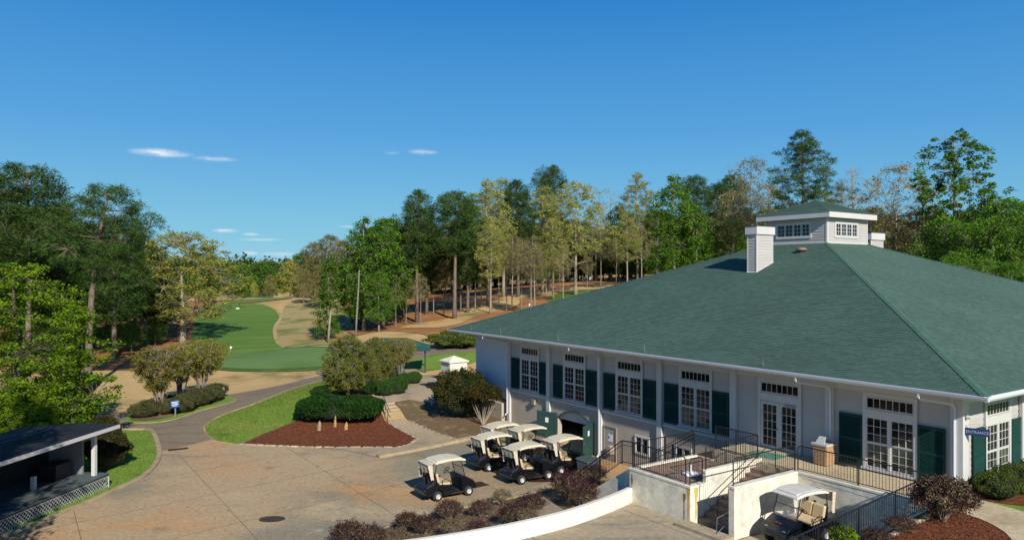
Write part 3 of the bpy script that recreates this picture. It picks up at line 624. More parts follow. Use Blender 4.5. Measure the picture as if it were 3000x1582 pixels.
def dwindow(xc, Mx, joined=False, par=None):
    """paired double hung windows under a transom"""
    par = par or house; hw = .94; mb = MB(Mx)
    z0, z1 = FZ+.22, 4.95
    # casing
    mb.box(xc-hw-.13, xc-hw, -.0, .06, z0-.02, 5.92); mb.box(xc+hw, xc+hw+.13, 0, .06, z0-.02, 5.92)
    mb.box(xc-hw, xc+hw, 0, .055, z1, 5.26); mb.box(xc-hw, xc+hw, 0, .055, 5.76, 5.92); mb.box(xc-.045, xc+.045, 0, .055, z0, z1)
    mb.box(xc-hw-.17, xc+hw+.17, 0, .12, z0-.10, z0-.02)
    cells = []; mid = (z0+z1)/2
    for s in (-1, 1):
        xa, xb = (xc-hw, xc-.045) if s < 0 else (xc+.045, xc+hw)
        cu = grid(mb, xa, xb, mid-.02, z1, 3, 3, .0, .04); cl_ = grid(mb, xa, xb, z0, mid-.021, 3, 3, -.01, .025); cells += cu+cl_
    ct = grid(mb, xc-hw, xc+hw, 5.28, 5.74, 7, 1, 0, .04)
    w = mb.build('window', WHITE, par)
    def mf(x, z): return CURT if (z < mid and rp.random() < .75) else GLASS
    panes(cells+ct, .006, Mx, w, joined, mf)
    return w
def shutter_mesh():
    mb = MB(); w, z0, z1 = .98, 0, 2.06
    mb.box(0, w, 0, .012, z0, z1); mb.box(0, .07, .012, .05, z0, z1); mb.box(w-.07, w, .012, .05, z0, z1)
    for a, b_ in ((0, .12), (1.0, 1.1), (1.95, 2.06)): mb.box(.07, w-.07, .012, .048, a, b_)
    for lo, hi in ((.12, 1.0), (1.10, 1.95)):
        n = int((hi-lo)/.048)
        for k in range(n):
            z = lo+(hi-lo)*k/n; mb.hexa([(.07, .014, z+.03), (w-.07, .014, z+.03), (w-.07, .020, z+.035), (.07, .020, z+.035)][0:4]+[(.07, .040, z+.0), (w-.07, .040, z), (w-.07, .046, z+.005), (.07, .046, z+.005)])
    return mb
shm = shutter_mesh().build('shutter', SHUT, house); shme = shm.data; bpy.data.objects.remove(shm)
def shutter(x0, Mx, z=2.9):
    o = link('shutter', shme, house); o.matrix_local = Mx @ Matrix.Translation((x0, .032, z))
Fm = Matrix.Translation((0, -.03, 0)); FW = Matrix.Identity(4)
for i, xc in enumerate([2.58, 12.36, 17.1, 21.86, 26.5]):
    dwindow(xc, FW, joined=(i >= 3))
    shutter(xc-.94-.13-1.0, FW); shutter(xc+.94+.15, FW)
RWm = Matrix(((0, -1, 0, 0), (-1, 0, 0, 0), (0, 0, 1, 0), (0, 0, 0, 1)))
# right wall (mirrored frame): x -> along, y -> outward
def mirror_wall(fn):
    fn()
for i, xc in enumerate([2.88, 7.4]):
    dwindow(xc, RWm, joined=(i > 0)); shutter(xc-.94-.13-1.0, RWm); shutter(xc+.94+.15, RWm)
# french doors
mb = MB(FW); xc, hw = 7.52, .98
mb.box(xc-hw-.13, xc-hw, 0, .07, FZ+.04, 5.92); mb.box(xc+hw, xc+hw+.13, 0, .07, FZ+.04, 5.92); mb.box(xc-hw, xc+hw, 0, .06, 4.9, 5.26); mb.box(xc-hw, xc+hw, 0, .06, 5.76, 5.92)
ct = grid(mb, xc-hw, xc+hw, 5.28, 5.74, 7, 1, 0, .04)
fd = mb.build('door_surround', WHITE, house); panes(ct, .006, FW, fd)
for s in (-1, 1):
    xa, xb = (xc-hw+.01, xc-.006) if s < 0 else (xc+.006, xc+hw-.01)
    mb = MB(FW); cc = grid(mb, xa, xb, FZ+.06, 4.88, 3, 5, .0, .045, t=.022, fr=.13); d_ = mb.build('french_door', WHITE, house); panes(cc, .01, FW, d_)
    if s > 0: MB(FW).tube([(xa+.06, .045, 3.72), (xa+.06, .10, 3.72), (xa+.18, .10, 3.72)], .014).build('handle', mat('dark_brass', (.05, .035, .02), .3, metal=1), d_)
    for z in (3.0, 3.8, 4.7): MB(FW).box((xa-.02) if s < 0 else xb, xa if s < 0 else xb+.02, .045, .06, z, z+.12).build('hinge', STEEL, d_)
MB(FW).box(7.9-1.2, 7.9-.7, .05, .13, 4.78, 4.85).build('door_closer', STEEL, fd)
# ---------------------------------------------------------------- roof (shingle courses), local frame of the house
roof_planes = []
c0 = Vector((-OV, OV, EZ)); half = LR/2
def roof_frame(k):
    """k quarter turns: origin eave corner, u along the eave, w up the slope"""
    cen = Vector((LF/2, -LF/2, EZ)); R = Matrix.Rotation(-k*math.pi/2, 3, 'Z')
    o = cen+R @ (c0-Vector((LF/2, -LF/2, EZ))-Vector((0, 0, 0)))
    u = R @ Vector((1, 0, 0)); inn = R @ Vector((0, -1, 0))
    w = (inn+Vector((0, 0, SL))).normalized(); n = u.cross(w); n = n if n.z > 0 else -n
    return o, u, w, n
ct_half = 2.3
mslope = (half-ct_half)            # plan run up to the cupola
cosr = 1/math.sqrt(1+SL*SL)
sub = hb()
for k in range(4):
    o, u, w, n = roof_frame(k); run = half-.3
    p = [o, o+u*LR, o+u*(LR-run)+w*(run/cosr), o+u*run+w*(run/cosr)]; sub.quad(*[q-n*.012 for q in p])
sub.build('roof', ROOFM, house)
EXPO, TW, LIP = .17, .335, .017
rs_ = random.Random(3); singles = []; allq = []
tab = MB(); tab.add([(0, 0, 0), (1, 0, 0), (1, 1, 0), (0, 1, 0), (0, 0, -1), (1, 0, -1)], [(0, 1, 2, 3), (4, 5, 1, 0)])
tabo = tab.build('shingle', ROOFM, house); tabme = tabo.data; bpy.data.objects.remove(tabo)
nsing = 0
for k in range(4):
    o, u, w, n = roof_frame(k); c = 0
    while c*EXPO*cosr < mslope+.25:
        s = c*EXPO; m0 = s*cosr; m1 = min((s+EXPO)*cosr, half-.2); x = m0-rs_.uniform(0, TW)
        while x < LR-m0:
            xa, xb = max(x+.004, m0), min(x+TW-.004, LR-m0)
            if xb-xa > .03:
                l = LIP*rs_.uniform(.75, 1.25); s1 = s+EXPO+.01
                if k == 0 and nsing < 296 and c < 22 and xa > m1+.02 and xb < 5.2:
                    ob = link('shingle', tabme, house); p0 = o+u*xa+w*s+n*l; up = (w*(EXPO+.01)-n*(l-.002))
                    ob.matrix_local = Matrix(((u.x*(xb-xa), up.x, n.x*(l+.004), p0.x), (u.y*(xb-xa), up.y, n.y*(l+.004), p0.y), (u.z*(xb-xa), up.z, n.z*(l+.004), p0.z), (0, 0, 0, 1)))
                    nsing += 1
                else:
                    xa1, xb1 = max(xa, m1), min(xb, LR-m1)
                    if xb1 < xa1: xa1 = xb1 = (xa+xb)/2
                    a = o+u*xa+w*s; b_ = o+u*xb+w*s
                    allq.append((tuple(a+n*l), tuple(b_+n*l), tuple(o+u*xb1+w*s1+n*.002), tuple(o+u*xa1+w*s1+n*.002)))
                    if k in (0, 3) : allq.append((tuple(a-n*.005), tuple(b_-n*.005), tuple(b_+n*l), tuple(a+n*l)))
            x += TW
        c += 1
me = raw_mesh('shingles', np.array(allq), ROOFM); so_ = link('shingles', me, house); so_['kind'] = 'stuff'
# hip caps
mb = hb()
for k in range(4):
    o, u, w, n = roof_frame(k); cen = Vector((LF/2, -LF/2, EZ+SL*half)); d = (cen-o); Lh = d.length; d.normalize(); sd = d.cross(Vector((0, 0, 1))).normalized(); q = 0
    up = sd.cross(d).normalized()
    while q < Lh-3.0:
        a = o+d*q; b_ = o+d*(q+.25)
        for sg in (1, -1):
            mb.quad(a+up*.045, b_+up*.030, b_+up*.0+sd*sg*.15-up*.012, a+sd*sg*.15+up*.004)
        mb.quad(a+up*.02, a+sd*.15-up*.01, a+sd*.15+up*.004, a+up*.045); mb.quad(a+up*.02, a-sd*.15-up*.01, a-sd*.15+up*.004, a+up*.045)
        q += .23
mb.build('hip_caps', CAPM, house)
# soffit, fascia, gutters
mb = hb()
mb.quad((-OV+.03, OV-.03, EZ-.14), (LF+OV-.03, OV-.03, EZ-.14), (LF+OV-.03, -.04, EZ-.14), (-OV+.03, -.04, EZ-.14))
mb.quad((-OV+.03, -.04, EZ-.14), (0.04, -.04, EZ-.14), (.04, -LF-OV, EZ-.14), (-OV+.03, -LF-OV, EZ-.14))
mb.quad((LF-.04, -.04, EZ-.14), (LF+OV, -.04, EZ-.14), (LF+OV, -LF-OV, EZ-.14), (LF-.04, -LF-OV, EZ-.14))
mb.build('soffit', mat('soffit_tan', (.45, .36, .24), .7), house)
def gutter(Mx, L_, nm='gutter'):
    prof = [(-.02, .0), (-.02, -.17), (.06, -.17), (.115, -.10), (.13, -.03), (.13, .0), (.115, .0), (.10, -.04), (.05, -.13), (.0, -.13), (.0, 0)]
    vs = [(0, y, z) for y, z in prof]+[(L_, y, z) for y, z in prof]; k = len(prof)
    return MB(Mx).add(vs, [(i, i+1, i+1+k, i+k) for i in range(k-1)]+[tuple(range(k)), tuple(range(2*k-1, k-1, -1))]).build(nm, GUT, house)
gutter(Matrix.Translation((-OV-.1, OV, EZ-.005)), LR+.2)
gutter(Matrix(((0, -1, 0, -OV), (-1, 0, 0, OV+.1), (0, 0, 1, EZ-.005), (0, 0, 0, 1))), LR+.2)
mb = hb(); mb.box(-OV, LF+OV, -LF-OV-.02, -LF-OV, EZ-.17, EZ); mb.box(LF+OV, LF+OV+.02, -LF-OV, OV, EZ-.17, EZ); mb.build('fascia', WHITE, house)
# downspouts: elbow under the gutter, slanted run, wall pipe
def spout(x, xw, y0=OV, name='downspout', zb_=.1):
    mb = hb(); mb.tube([(x, OV+.05, EZ-.15), (x, OV+.05, EZ-.32), (x, OV-.12, EZ-.42), (x+(xw-x)*.9, .25, EZ-.62), (xw, .19, EZ-.75), (xw, .19, zb_+.15), (xw, .36, zb_)], .048, 4)
    mb.build(name, GUT, house)
for x, xw, zb_ in ((30.0, 28.9, 1.0), (20.6, 19.4, .1), (5.7, 4.97, FZ+.05), (.75, .12, FZ+.05)): spout(x, xw, zb_=zb_)
# lightning rods on eave
for x in (33.8-2.0, 28.0, 21.8, 14.6, 7.4):
    hb().tube([(x, OV-.12, EZ), (x+.01, OV-.12, EZ+.5)], [.012, .007], 5).build('lightning_rod', STEEL, house)
hb().tube([(-OV+.15, .5, EZ+.03), (-OV+.15, .52, EZ+.55)], [.012, .007], 5).build('lightning_rod', STEEL, house)
# cupola
cz0, cz1 = EZ+SL*mslope-.15, 14.16
cx, cy = LF/2, -LF/2; h_ = ct_half
hb().box(cx-h_+.03, cx+h_-.03, cy-h_+.03, cy+h_-.03, cz0-.6, cz1).build('cupola_wall', SIDING, house)
cuF = Matrix.Translation((cx-h_, cy+h_-.03, 0)); cuR = Matrix(((0, -1, 0, cx-h_+.03), (-1, 0, 0, cy+h_), (0, 0, 1, 0), (0, 0, 0, 1)))
W2 = 2*h_
for Mx in (cuF, cuR):
    clap(.10, W2-.10, cz0+.22, cz1-.02, 9, Mx, 'siding_board')
    mb = MB(Mx); mb.box(0, .10, 0, .045, cz0+.22, cz1); mb.box(W2-.10, W2, 0, .045, cz0+.22, cz1); mb.box(-.03, W2+.03, 0, .075, cz0-.05, cz0+.22); mb.build('cupola_trim', WHITE, house)
    mb = MB(Mx); zc0, zc1 = cz0+.62, cz0+1.45; cells = []
    x0 = (1.05 if Mx is cuR else 1.35)-.15; x1 = x0+2.45
    mb.box(x0-.09, x1+.09, .0, .075, zc0-.10, zc0); mb.box(x0-.09, x1+.09, 0, .07, zc1, zc1+.09); mb.box(x0-.09, x0, 0, .07, zc0, zc1); mb.box(x1, x1+.09, 0, .07, zc0, zc1)
    for q in range(4):
        xa = x0+(x1-x0)*q/4; xb = x0+(x1-x0)*(q+1)/4; cells += grid(mb, xa+.015, xb-.015, zc0, zc1, 2, 3, .02, .06, t=.022, fr=.05)
    w_ = mb.build('window', WHITE, house); panes(cells, .028, Mx, w_, True)
oc = .42; fz = 14.52
mb = hb(); a, b_, c_, d_ = cx-h_-oc, cx+h_+oc, cy-h_-oc, cy+h_+oc
mb.box(a, b_, c_, c_+.03, fz-.36, fz); mb.box(a, b_, d_-.03, d_, fz-.36, fz); mb.box(a, a+.03, c_+.03, d_-.03, fz-.36, fz); mb.box(b_-.03, b_, c_+.03, d_-.03, fz-.36, fz)
mb.box(a+.03, b_-.03, c_+.03, d_-.03, fz-.30, fz-.27); mb.build('cupola_fascia', WHITE, house)
pk = 15.58; q4 = []
for (s0, s1) in (((a, d_), (b_, d_)), ((a, c_), (a, d_)), ((b_, d_), (b_, c_)), ((b_, c_), (a, c_))):
    P0, P1 = Vector((*s0, fz+.01)), Vector((*s1, fz+.01)); apx = Vector((cx, cy, pk)); n_ = 18
    for r_ in range(n_):
        t0, t1 = r_/n_, (r_+1)/n_; L0, L1 = P0.lerp(apx, t0), P1.lerp(apx, t0); U0, U1 = P0.lerp(apx, t1), P1.lerp(apx, t1); nn = max(1, int(15*(1-t0)))
        up = Vector((0, 0, .014))
        for j in range(nn):
            e = .004; f0, f1 = j/nn+e/nn, (j+1)/nn-e/nn; q4.append([tuple(L0.lerp(L1, f0)+up), tuple(L0.lerp(L1, f1)+up), tuple(U0.lerp(U1, f1)), tuple(U0.lerp(U1, f0))])
me = raw_mesh('cupola_shingles', np.array(q4), ROOFM); o = link('cupola_shingles', me, house); o['kind'] = 'stuff'
mb = hb().add([(a-.03, c_-.03, fz), (b_+.03, c_-.03, fz), (b_+.03, d_+.03, fz), (a-.03, d_+.03, fz), (cx, cy, pk-.01)], [(0, 1, 4), (1, 2, 4), (2, 3, 4), (3, 0, 4), (3, 2, 1, 0)]).build('cupola_roof', ROOFM, house)
mb = hb()
for P0 in (Vector((a, d_, fz)), Vector((b_, d_, fz)), Vector((a, c_, fz))): mb.tube([P0, (cx, cy, pk)], .025, 4)
mb.build('cupola_ridge', CAPM, house)
# chimneys
def chimney(a0, dist, tag_):
    x0 = -OV+a0; y1 = OV-dist; w, d = .71, 1.6; zt = 13.53; zr = lambda q: EZ+SL*min(q, LR-q); zb = min(zr(dist), zr(dist+d))-.3
    hb().box(x0+.03, x0+w-.03, y1-d+.03, y1-.03, zb-.3, zt-.05).build('chimney', SIDING, house)
    Ff = Matrix.Translation((x0, y1-.03, 0)); Rr = Matrix(((0, -1, 0, x0+.03), (-1, 0, 0, y1), (0, 0, 1, 0), (0, 0, 0, 1)))
    for Mx, L_ in ((Ff, w), (Rr, d)):
        clap(.06, L_-.06, zb+.1, zt-.5, 14, Mx, 'siding_board')
        mb = MB(Mx); mb.box(0, .06, 0, .04, zb, zt-.5); mb.box(L_-.06, L_, 0, .04, zb, zt-.5); mb.build('chimney_trim', WHITE, house)
    hb().box(x0-.09, x0+w+.09, y1-d-.09, y1+.09, zt-.5, zt).build('chimney_cap', WHITE, house, bevel=.01)
    hb().box(x0-.12, x0+w+.12, y1-d-.12, y1+.12, zt, zt+.05).build('cap_plate', TRIMDARK, house)
    mb = hb(); e = .06; za_, zb_2 = zr(dist-e)+.03, zr(dist+d+e)+.03; mb.add([(x0-e, y1+e, za_), (x0+w+e, y1+e, za_), (x0+w+e, y1-d-e, zb_2), (x0-e, y1-d-e, zb_2)], [(0, 1, 2, 3)]); mb.build('chimney_flashing', GUT, house)
    for q in (.15, ): hb().tube([(x0+.1, y1-q, zt+.05), (x0+.1, y1-q, zt+.55)], [.012, .006], 5).build('lightning_rod', STEEL, house)
chimney(17.37, 10.9, 0); chimney(17.37, 23.6, 1)
hb().tube([(cx+h_-.4, cy+h_+.2, cz1-1.0), (cx+h_-.4, cy+h_+.2, cz1-.4)], .012, 5).build('lightning_rod', STEEL, house)
# roof vent
v0 = Vector((-OV+16.6, OV-14.3, EZ+SL*14.3)); mb = MB(Matrix.Translation(v0)); mb.lathe([(.12, -.1), (.12, .08), (.33, .10), (.36, .16), (.22, .27), (.0, .30)], n=16); mb.build('roof_vent', mat('rust_vent', (.22, .14, .11), .6, var=.2), house, smooth=True)
# lower windows in the areaway
for x0 in (15.55, 12.6):
    mb = hb(); mb.box(x0, x0+1.1, -.02, .05, .85, .95); mb.box(x0, x0+1.1, -.02, .05, 1.75, 1.85); mb.box(x0, x0+.1, -.02, .05, .95, 1.75); mb.box(x0+1.0, x0+1.1, -.02, .05, .95, 1.75); mb.box(x0+.5, x0+.6, -.02, .04, .95, 1.75)
    w_ = mb.build('basement_window', WHITE, house)
    for a_ in (x0+.3, x0+.8): 
        o = link('pane', pane_mesh(GLASS), w_); o.matrix_local = Matrix.Translation((a_, .0, 1.35)) @ Matrix.Diagonal((.4, 1, .8, 1))
# wall lamps
lp = thing('wall_lamp', 'brass box wall lamp on the stucco left of the cart barn', 'wall lamp', tuple(Wp(25.9, 0, 2.28)), FA)
MB().box(-.13, .13, -.02, .2, -.16, .14).build('housing', mat('lamp_bronze', (.30, .26, .17), .5), lp, bevel=.02); MB().box(-.15, .15, -.02, .22, .14, .18).build('hood', mat('lamp_bronze', (.30, .26, .17), .5), lp)
lp = thing('corner_lamp', 'small white floodlight on the near corner post of the clubhouse', 'lamp', tuple(Wp(-.14, -.05, 5.5)), FA)
MB().box(-.05, 0, -.06, .06, -.08, .08).build('bracket', WHITE, lp); MB().tube([(-.05, 0, 0), (-.14, 0, .02)], .02).build('arm', WHITE, lp); MB(Matrix.Translation((-.18, .02, 0))).lathe([(.0, .0), (.05, .0), (.08, .12), (.0, .13)], n=12, axis='x').build('lamp_head', WHITE, lp)
# entrance sign, a blade hung from the right wall
def text_mesh(s, size, m, ext=.004, align='CENTER'):
    cu = bpy.data.curves.new('text', 'FONT'); cu.body = s; cu.size = size; cu.extrude = ext; cu.align_x = align; cu.align_y = 'CENTER'; cu.resolution_u = 3
    o = bpy.data.objects.new('text', cu); COL.objects.link(o); bpy.context.view_layer.update()
    me = bpy.data.meshes.new_from_object(o.evaluated_get(bpy.context.evaluated_depsgraph_get())); bpy.data.objects.remove(o); me.materials.clear(); me.materials.append(m); return me
sg = thing('entrance_sign', 'navy hanging sign reading ENTRANCE at the near corner of the clubhouse', 'sign', tuple(Wp(-.14, .0, 5.0)), FA)
# board stands out from the corner, facing the camera side
sa = plane(2828, 1250, 5.0); sb = plane(2884, 1262, 5.0)
A_ = Wp(-.16, .02, 5.0); dirw = Vector((.80, -.60, 0)).normalized()
ang = math.radians(36); dirw = Vector((math.cos(ang), -math.sin(ang), 0)); Wd = .74
Mx = BF.inverted() @ Matrix.Translation(A_) @ Matrix.Rotation(-ang, 4, 'Z'); Mx = Matrix.Translation(-(BF.inverted() @ A_)) @ Mx
MB(Mx).box(0, Wd, -.02, .02, -.13, .13).build('board', NAVY, sg, bevel=.004)
tm = text_mesh('ENTRANCE', .145, mat('sign_letter', (.30, .36, .55), .6)); o = link('lettering', tm, sg); o.matrix_local = Mx @ Matrix.Translation((Wd/2, -.024, -.005)) @ Matrix.Rotation(math.pi/2, 4, 'X') @ Matrix.Diagonal((.92, 1, 1, 1))
MB(Mx).tube([(-.02, 0, .2), (Wd*.5, 0, .3), (Wd, 0, .18), (Wd, 0, .13)], .012).build('bracket', WHITE, sg)
# ================================================================== TERRACE, STAIRS, RETAINING WALLS (house frame: a along facade, p outwards)
GC = 1.02; WZ = 2.8; TZ = 2.4
def hthing(name, label, cat, a, p, z, group=None): return thing(name, label, cat, tuple(Wp(a, p, z)), FA, group)
def T0(a, p, z): return Matrix.Translation((-a, -p, -z))
def wallbox(name, label, a0, a1, p0, p1, z0, z1, m=None, cap=True, bev=.015):
    t = hthing(name, label, 'wall', a0, p0, z0); M_ = T0(a0, p0, z0)
    MB(M_).box(a0, a1, p0, p1, z0, z1-(.10 if cap else 0)).build('wall', m or CREAM, t, bevel=bev)
    if cap: MB(M_).box(a0-.02, a1+.02, p0-.02, p1+.02, z1-.10, z1).build('cap', m or CREAM, t, bevel=.015)
    return t
# upper walkway slab (setting)
def hslab(name, poly, z0, z1, m, k='structure', parent=None, nm=None):
    n = len(poly); W_ = [Wp(a, p) for a, p in poly]
    mb = MB(); mb.add([(w.x, w.y, z0) for w in W_]+[(w.x, w.y, z1) for w in W_], [tuple(range(n)), tuple(range(2*n-1, n-1, -1))]+[(i, (i+1) % n, (i+1) % n+n, i+n) for i in range(n)])
    o = mb.build(name, m, parent)
    if k: o['kind'] = k
    return o
hslab('walkway', [(-.25, .0), (6.74, .0), (6.74, 2.64), (-.25, 2.64)], .3, WZ, M_WALK)
hslab('walkway', [(6.745, 0), (9.25, 0), (9.25, 2.3), (6.745, 2.3)], .3, WZ, M_WALK)
hslab('landing', [(9.26, .3), (10.2, .3), (10.2, 2.60), (9.26, 2.60)], .3, TZ, M_COURT)
wallbox('retaining_wall', 'long cracked tan retaining wall below the walkway railing, behind the parked court cart', -.25, 4.66, 2.65, 2.85, .5, 2.93)
wallbox('stair_wall', 'bright white wall on the right side of the terrace stairs', 4.66, 4.92, 2.66, 6.62, .5, 2.93)
wallbox('stair_wall', 'tall striped-shadow cheek wall on the left side of the terrace stairs', 6.75, 6.93, 2.31, 5.72, .5, 2.93)
wallbox('stair_wall', 'low rust-streaked pier at the front left of the terrace stairs', 6.75, 7.0, 5.725, 6.60, .5, 2.45)
tw = wallbox('terrace_wall', 'cream front wall of the brick terrace with rust streaks at its ends', 7.01, 10.12, 6.40, 6.60, .5, 2.45)
wallbox('terrace_wall', 'side wall of the brick terrace above the planted bed', 9.95, 10.12, 2.61, 6.39, .2, 2.45)
RUST = mat('rust_streak', (.30, .12, .02), .9, var=.3, scale=5, stretch=(3, 3, .5)); RUSTY = mat('rust_yellow', (.55, .38, .10), .9, var=.2)
def streak(par, a, p, z0, z1, w0, m, ax_='p', M_=None):
    pts = []; r = random.Random(int(a*100)+int(z1*10)); n = 8; mb = MB(M_)
    for i in range(n):
        t0, t1 = i/n, (i+1)/n; f = lambda t: w0*(1-t)**.6*(.8+.4*math.sin(9*t+a))+.01
        za, zb = z1+(z0-z1)*t0, z1+(z0-z1)*t1
        if ax_ == 'p': mb.quad((a-f(t0), p, za), (a+f(t0)*.6, p, za), (a+f(t1)*.6, p, zb), (a-f(t1), p, zb))
        else: mb.quad((a, p-f(t0), za), (a, p+f(t0)*.6, za), (a, p+f(t1)*.6, zb), (a, p-f(t1), zb))
    return mb.build('rust_streak', m, par)
M_ = T0(7.01, 6.40, .5)
streak(tw, 9.98, 6.603, 1.6, 2.2, .09, RUST, M_=M_); streak(tw, 7.08, 6.603, 1.05, 2.1, .07, RUST, M_=M_)
pier = [o for o in bpy.data.objects if o.get('label', '').startswith('low rust-streaked')][0]
streak(pier, 6.747, 6.30, 1.1, 2.42, .13, RUSTY, 'a', M_=T0(6.75, 5.725, .5))
streak(pier, 6.87, 6.603, 1.1, 2.44, .10, RUSTY, M_=T0(6.75, 5.725, .5))
# crack along the retaining wall
rw_ = [o for o in bpy.data.objects if o.get('label', '').startswith('long cracked')][0]; r = random.Random(2); mb = MB(T0(-.25, 2.65, .5)); zc = 2.78; a = 4.6; P0 = (a, zc)
while a > .2:
    a2 = a-r.uniform(.05, .14); z2 = 2.74-.20*(4.6-a2)/2.2*(1 if a2 > 2.4 else 1.0)*.55+r.uniform(-.02, .02)
    mb.quad((P0[0], 2.853, P0[1]-.006), (a2, 2.853, z2-.006), (a2, 2.853, z2+.006), (P0[0], 2.853, P0[1]+.006)); P0 = (a2, z2); a = a2
mb.build('crack', mat('crack', (.06, .05, .04), .95), rw_)
# brick paved floor of the terrace
tf = hthing('terrace_floor', 'red brown brick paved terrace floor inside the black railings', 'terrace', 6.94, 2.61, .3); M_ = T0(6.94, 2.61, .3)
MB(M_).box(6.94, 9.94, 2.61, 6.39, .3, TZ-.02).build('base', JOINTM, tf)
brm = MB().box(-.105, .105, -.052, .052, -.03, .0); bro = brm.build('brick', BRICKM, tf, bevel=0); brme = bro.data; bpy.data.objects.remove(bro)
nb = 0; rr = random.Random(9); rest = []; row = 0; p = 6.33
while p > 2.66:
    a = 7.06+(.11 if row % 2 else 0)
    while a < 9.86:
        z = TZ+rr.uniform(-.003, .003)
        if nb < 298:
            o = link('brick', brme, tf, (a-6.94, p-2.61, z-.3), rr.uniform(-.02, .02)); nb += 1
        else:
            rest.append([(a-.105-6.94, p-.052-2.61, z-.3), (a+.105-6.94, p-.052-2.61, z-.3), (a+.105-6.94, p+.052-2.61, z-.3), (a-.105-6.94, p+.052-2.61, z-.3)])
        a += .218
    p -= .112; row += 1
o = link('bricks', raw_mesh('bricks', np.array(rest), BRICKM), tf); o['kind'] = 'stuff'
# stairs between the walls
def stairs(label, a0, a1, p_hi, p_lo, z_hi, z_lo, n, brick=True, along='p', m=None, name='staircase'):
    t = hthing(name, label, 'stairs', a0, p_hi, z_lo); M_ = T0(a0, p_hi, z_lo); rise = (z_hi-z_lo)/n; tr = (p_lo-p_hi)/(n-1) if along == 'p' else 0
    for k in range(1, n):
        z = z_hi-k*rise; q0 = p_hi+(k-1)*tr; q1 = p_hi+k*tr
        s = MB(M_).box(a0, a1, q0, q1+.015, z-rise-.25, z-.055).build('step', m or mat('stair_concrete', (.22, .17, .13), .9, var=.2), t)
        if brick:
            nn = int((a1-a0)/.112)
            for j in range(nn):
                x = a0+(j+.5)*(a1-a0)/nn; MB(M_ @ Matrix.Translation((x, (q0+q1)/2, z))).box(-.05, .05, -(q1-q0)/2-.005, (q1-q0)/2+.02, -.055, 0).build('brick', BRICKM, s)
        else: MB(M_).box(a0, a1, q0, q1+.03, z-.055, z).build('tread', m or BRICKM, s)
    return t
stairs('brick stairs rising between the white walls to the walkway', 4.925, 6.745, 2.65, 6.15, WZ, GC+.0, 11)
hslab('stair_foot', [(4.7, 6.62), (6.95, 6.62), (6.95, 7.25), (4.7, 7.25)], .9, GC+.12, M_COURT)
# side flight going down to the yard along the facade and its cheek
t = hthing('side_stairs', 'concrete side stairs descending from the terrace towards the cart barn', 'stairs', 10.13, 5.2, 0); M_ = T0(10.13, 5.2, 0)
for k in range(12):
    z = TZ-.19*(k+1); MB(M_).box(10.13+k*.30, 10.43+k*.30, 5.15, 6.2, -.05, max(.03, z)).build('step', STUCCO, t)
MB(M_).add([(10.13, 6.2, -.1), (13.9, 6.2, -.1), (13.9, 6.38, -.1), (10.13, 6.38, -.1), (10.13, 6.2, TZ+.05), (13.9, 6.2, .15), (13.9, 6.38, .15), (10.13, 6.38, TZ+.05)], [(0, 3, 2, 1), (4, 5, 6, 7), (0, 1, 5, 4), (1, 2, 6, 5), (2, 3, 7, 6), (3, 0, 4, 7)]).build('cheek_wall', CREAM, t)
t = hthing('areaway_stairs', 'dark stairs down to the basement windows behind the terrace', 'stairs', 10.21, .3, 0); M_ = T0(10.21, .3, 0)
for k in range(12): MB(M_).box(10.21+k*.3, 10.51+k*.3, .9, 2.3, -.05, max(.03, TZ-.19*(k+1))).build('step', M_COURT, t)
# foreground upper drive and curved white wall
cw = [(5.05, 30.85), (3.9, 29.5), (2.35, 28.0), (1.03, 27.0), (-.6, 26.0), (-2.7, 25.0), (-5.5, 24.0), (-9, 23.2)]
cwc = curve(cw, 5)
dr = [tuple(Wp(10.1, 6.6).xy)]+[tuple(q) for q in cwc]+[(-9, 10), (14, 10), tuple(Wp(-.25, 16).xy), tuple(Wp(-.25, 2.7).xy), tuple(Wp(4.66, 2.7).xy), tuple(Wp(4.66, 6.62).xy), tuple(Wp(7.0, 6.6).xy)]
def flat(name, poly, z, m, k='structure'):
    bm = bmesh.new(); f = bm.faces.new([bm.verts.new((p[0], p[1], z)) for p in poly]); f.normal_update()
    if f.normal.z < 0: bmesh.ops.reverse_faces(bm, faces=[f])
    bmesh.ops.triangulate(bm, faces=bm.faces); me = bpy.data.meshes.new(name); bm.to_mesh(me); bm.free(); me.materials.append(m); o = link(name, me)
    if k: o['kind'] = k
    return o
ud = flat('upper_drive', dr, GC-.012, MATS['joint_dark'])
bm = bmesh.new(); f = bm.faces.new([bm.verts.new((p[0], p[1], 0)) for p in dr])
for q in (6.62+.95, 12.5): bmesh.ops.bisect_plane(bm, geom=bm.verts[:]+bm.edges[:]+bm.faces[:], plane_co=Wp(0, q), plane_no=(-cT, -sT, 0))
for q in (4.6, 10.05): bmesh.ops.bisect_plane(bm, geom=bm.verts[:]+bm.edges[:]+bm.faces[:], plane_co=Wp(q, 0), plane_no=(-sT, cT, 0))
for f in bm.faces:
    ps = [v.co.xy.copy() for v in f.verts]; c = sum(ps, Vector((0, 0)))/len(ps)
    o = flat('slab', [tuple(p_+(c-p_).normalized()*.02) for p_ in ps], GC, M_COURT, None); o.parent = ud
bm.free()
WALLW = mat('white_wall_paint', (.72, .69, .60), .8, var=.06, scale=2, bump=.004, bscale=20)
cwt = thing('curved_wall', 'low curved white wall between the planted bed and the upper drive', 'wall', (1.03, 27.0, 0))
mb = MB(Matrix.Translation((-1.03, -27.0, 0))); Lc = []
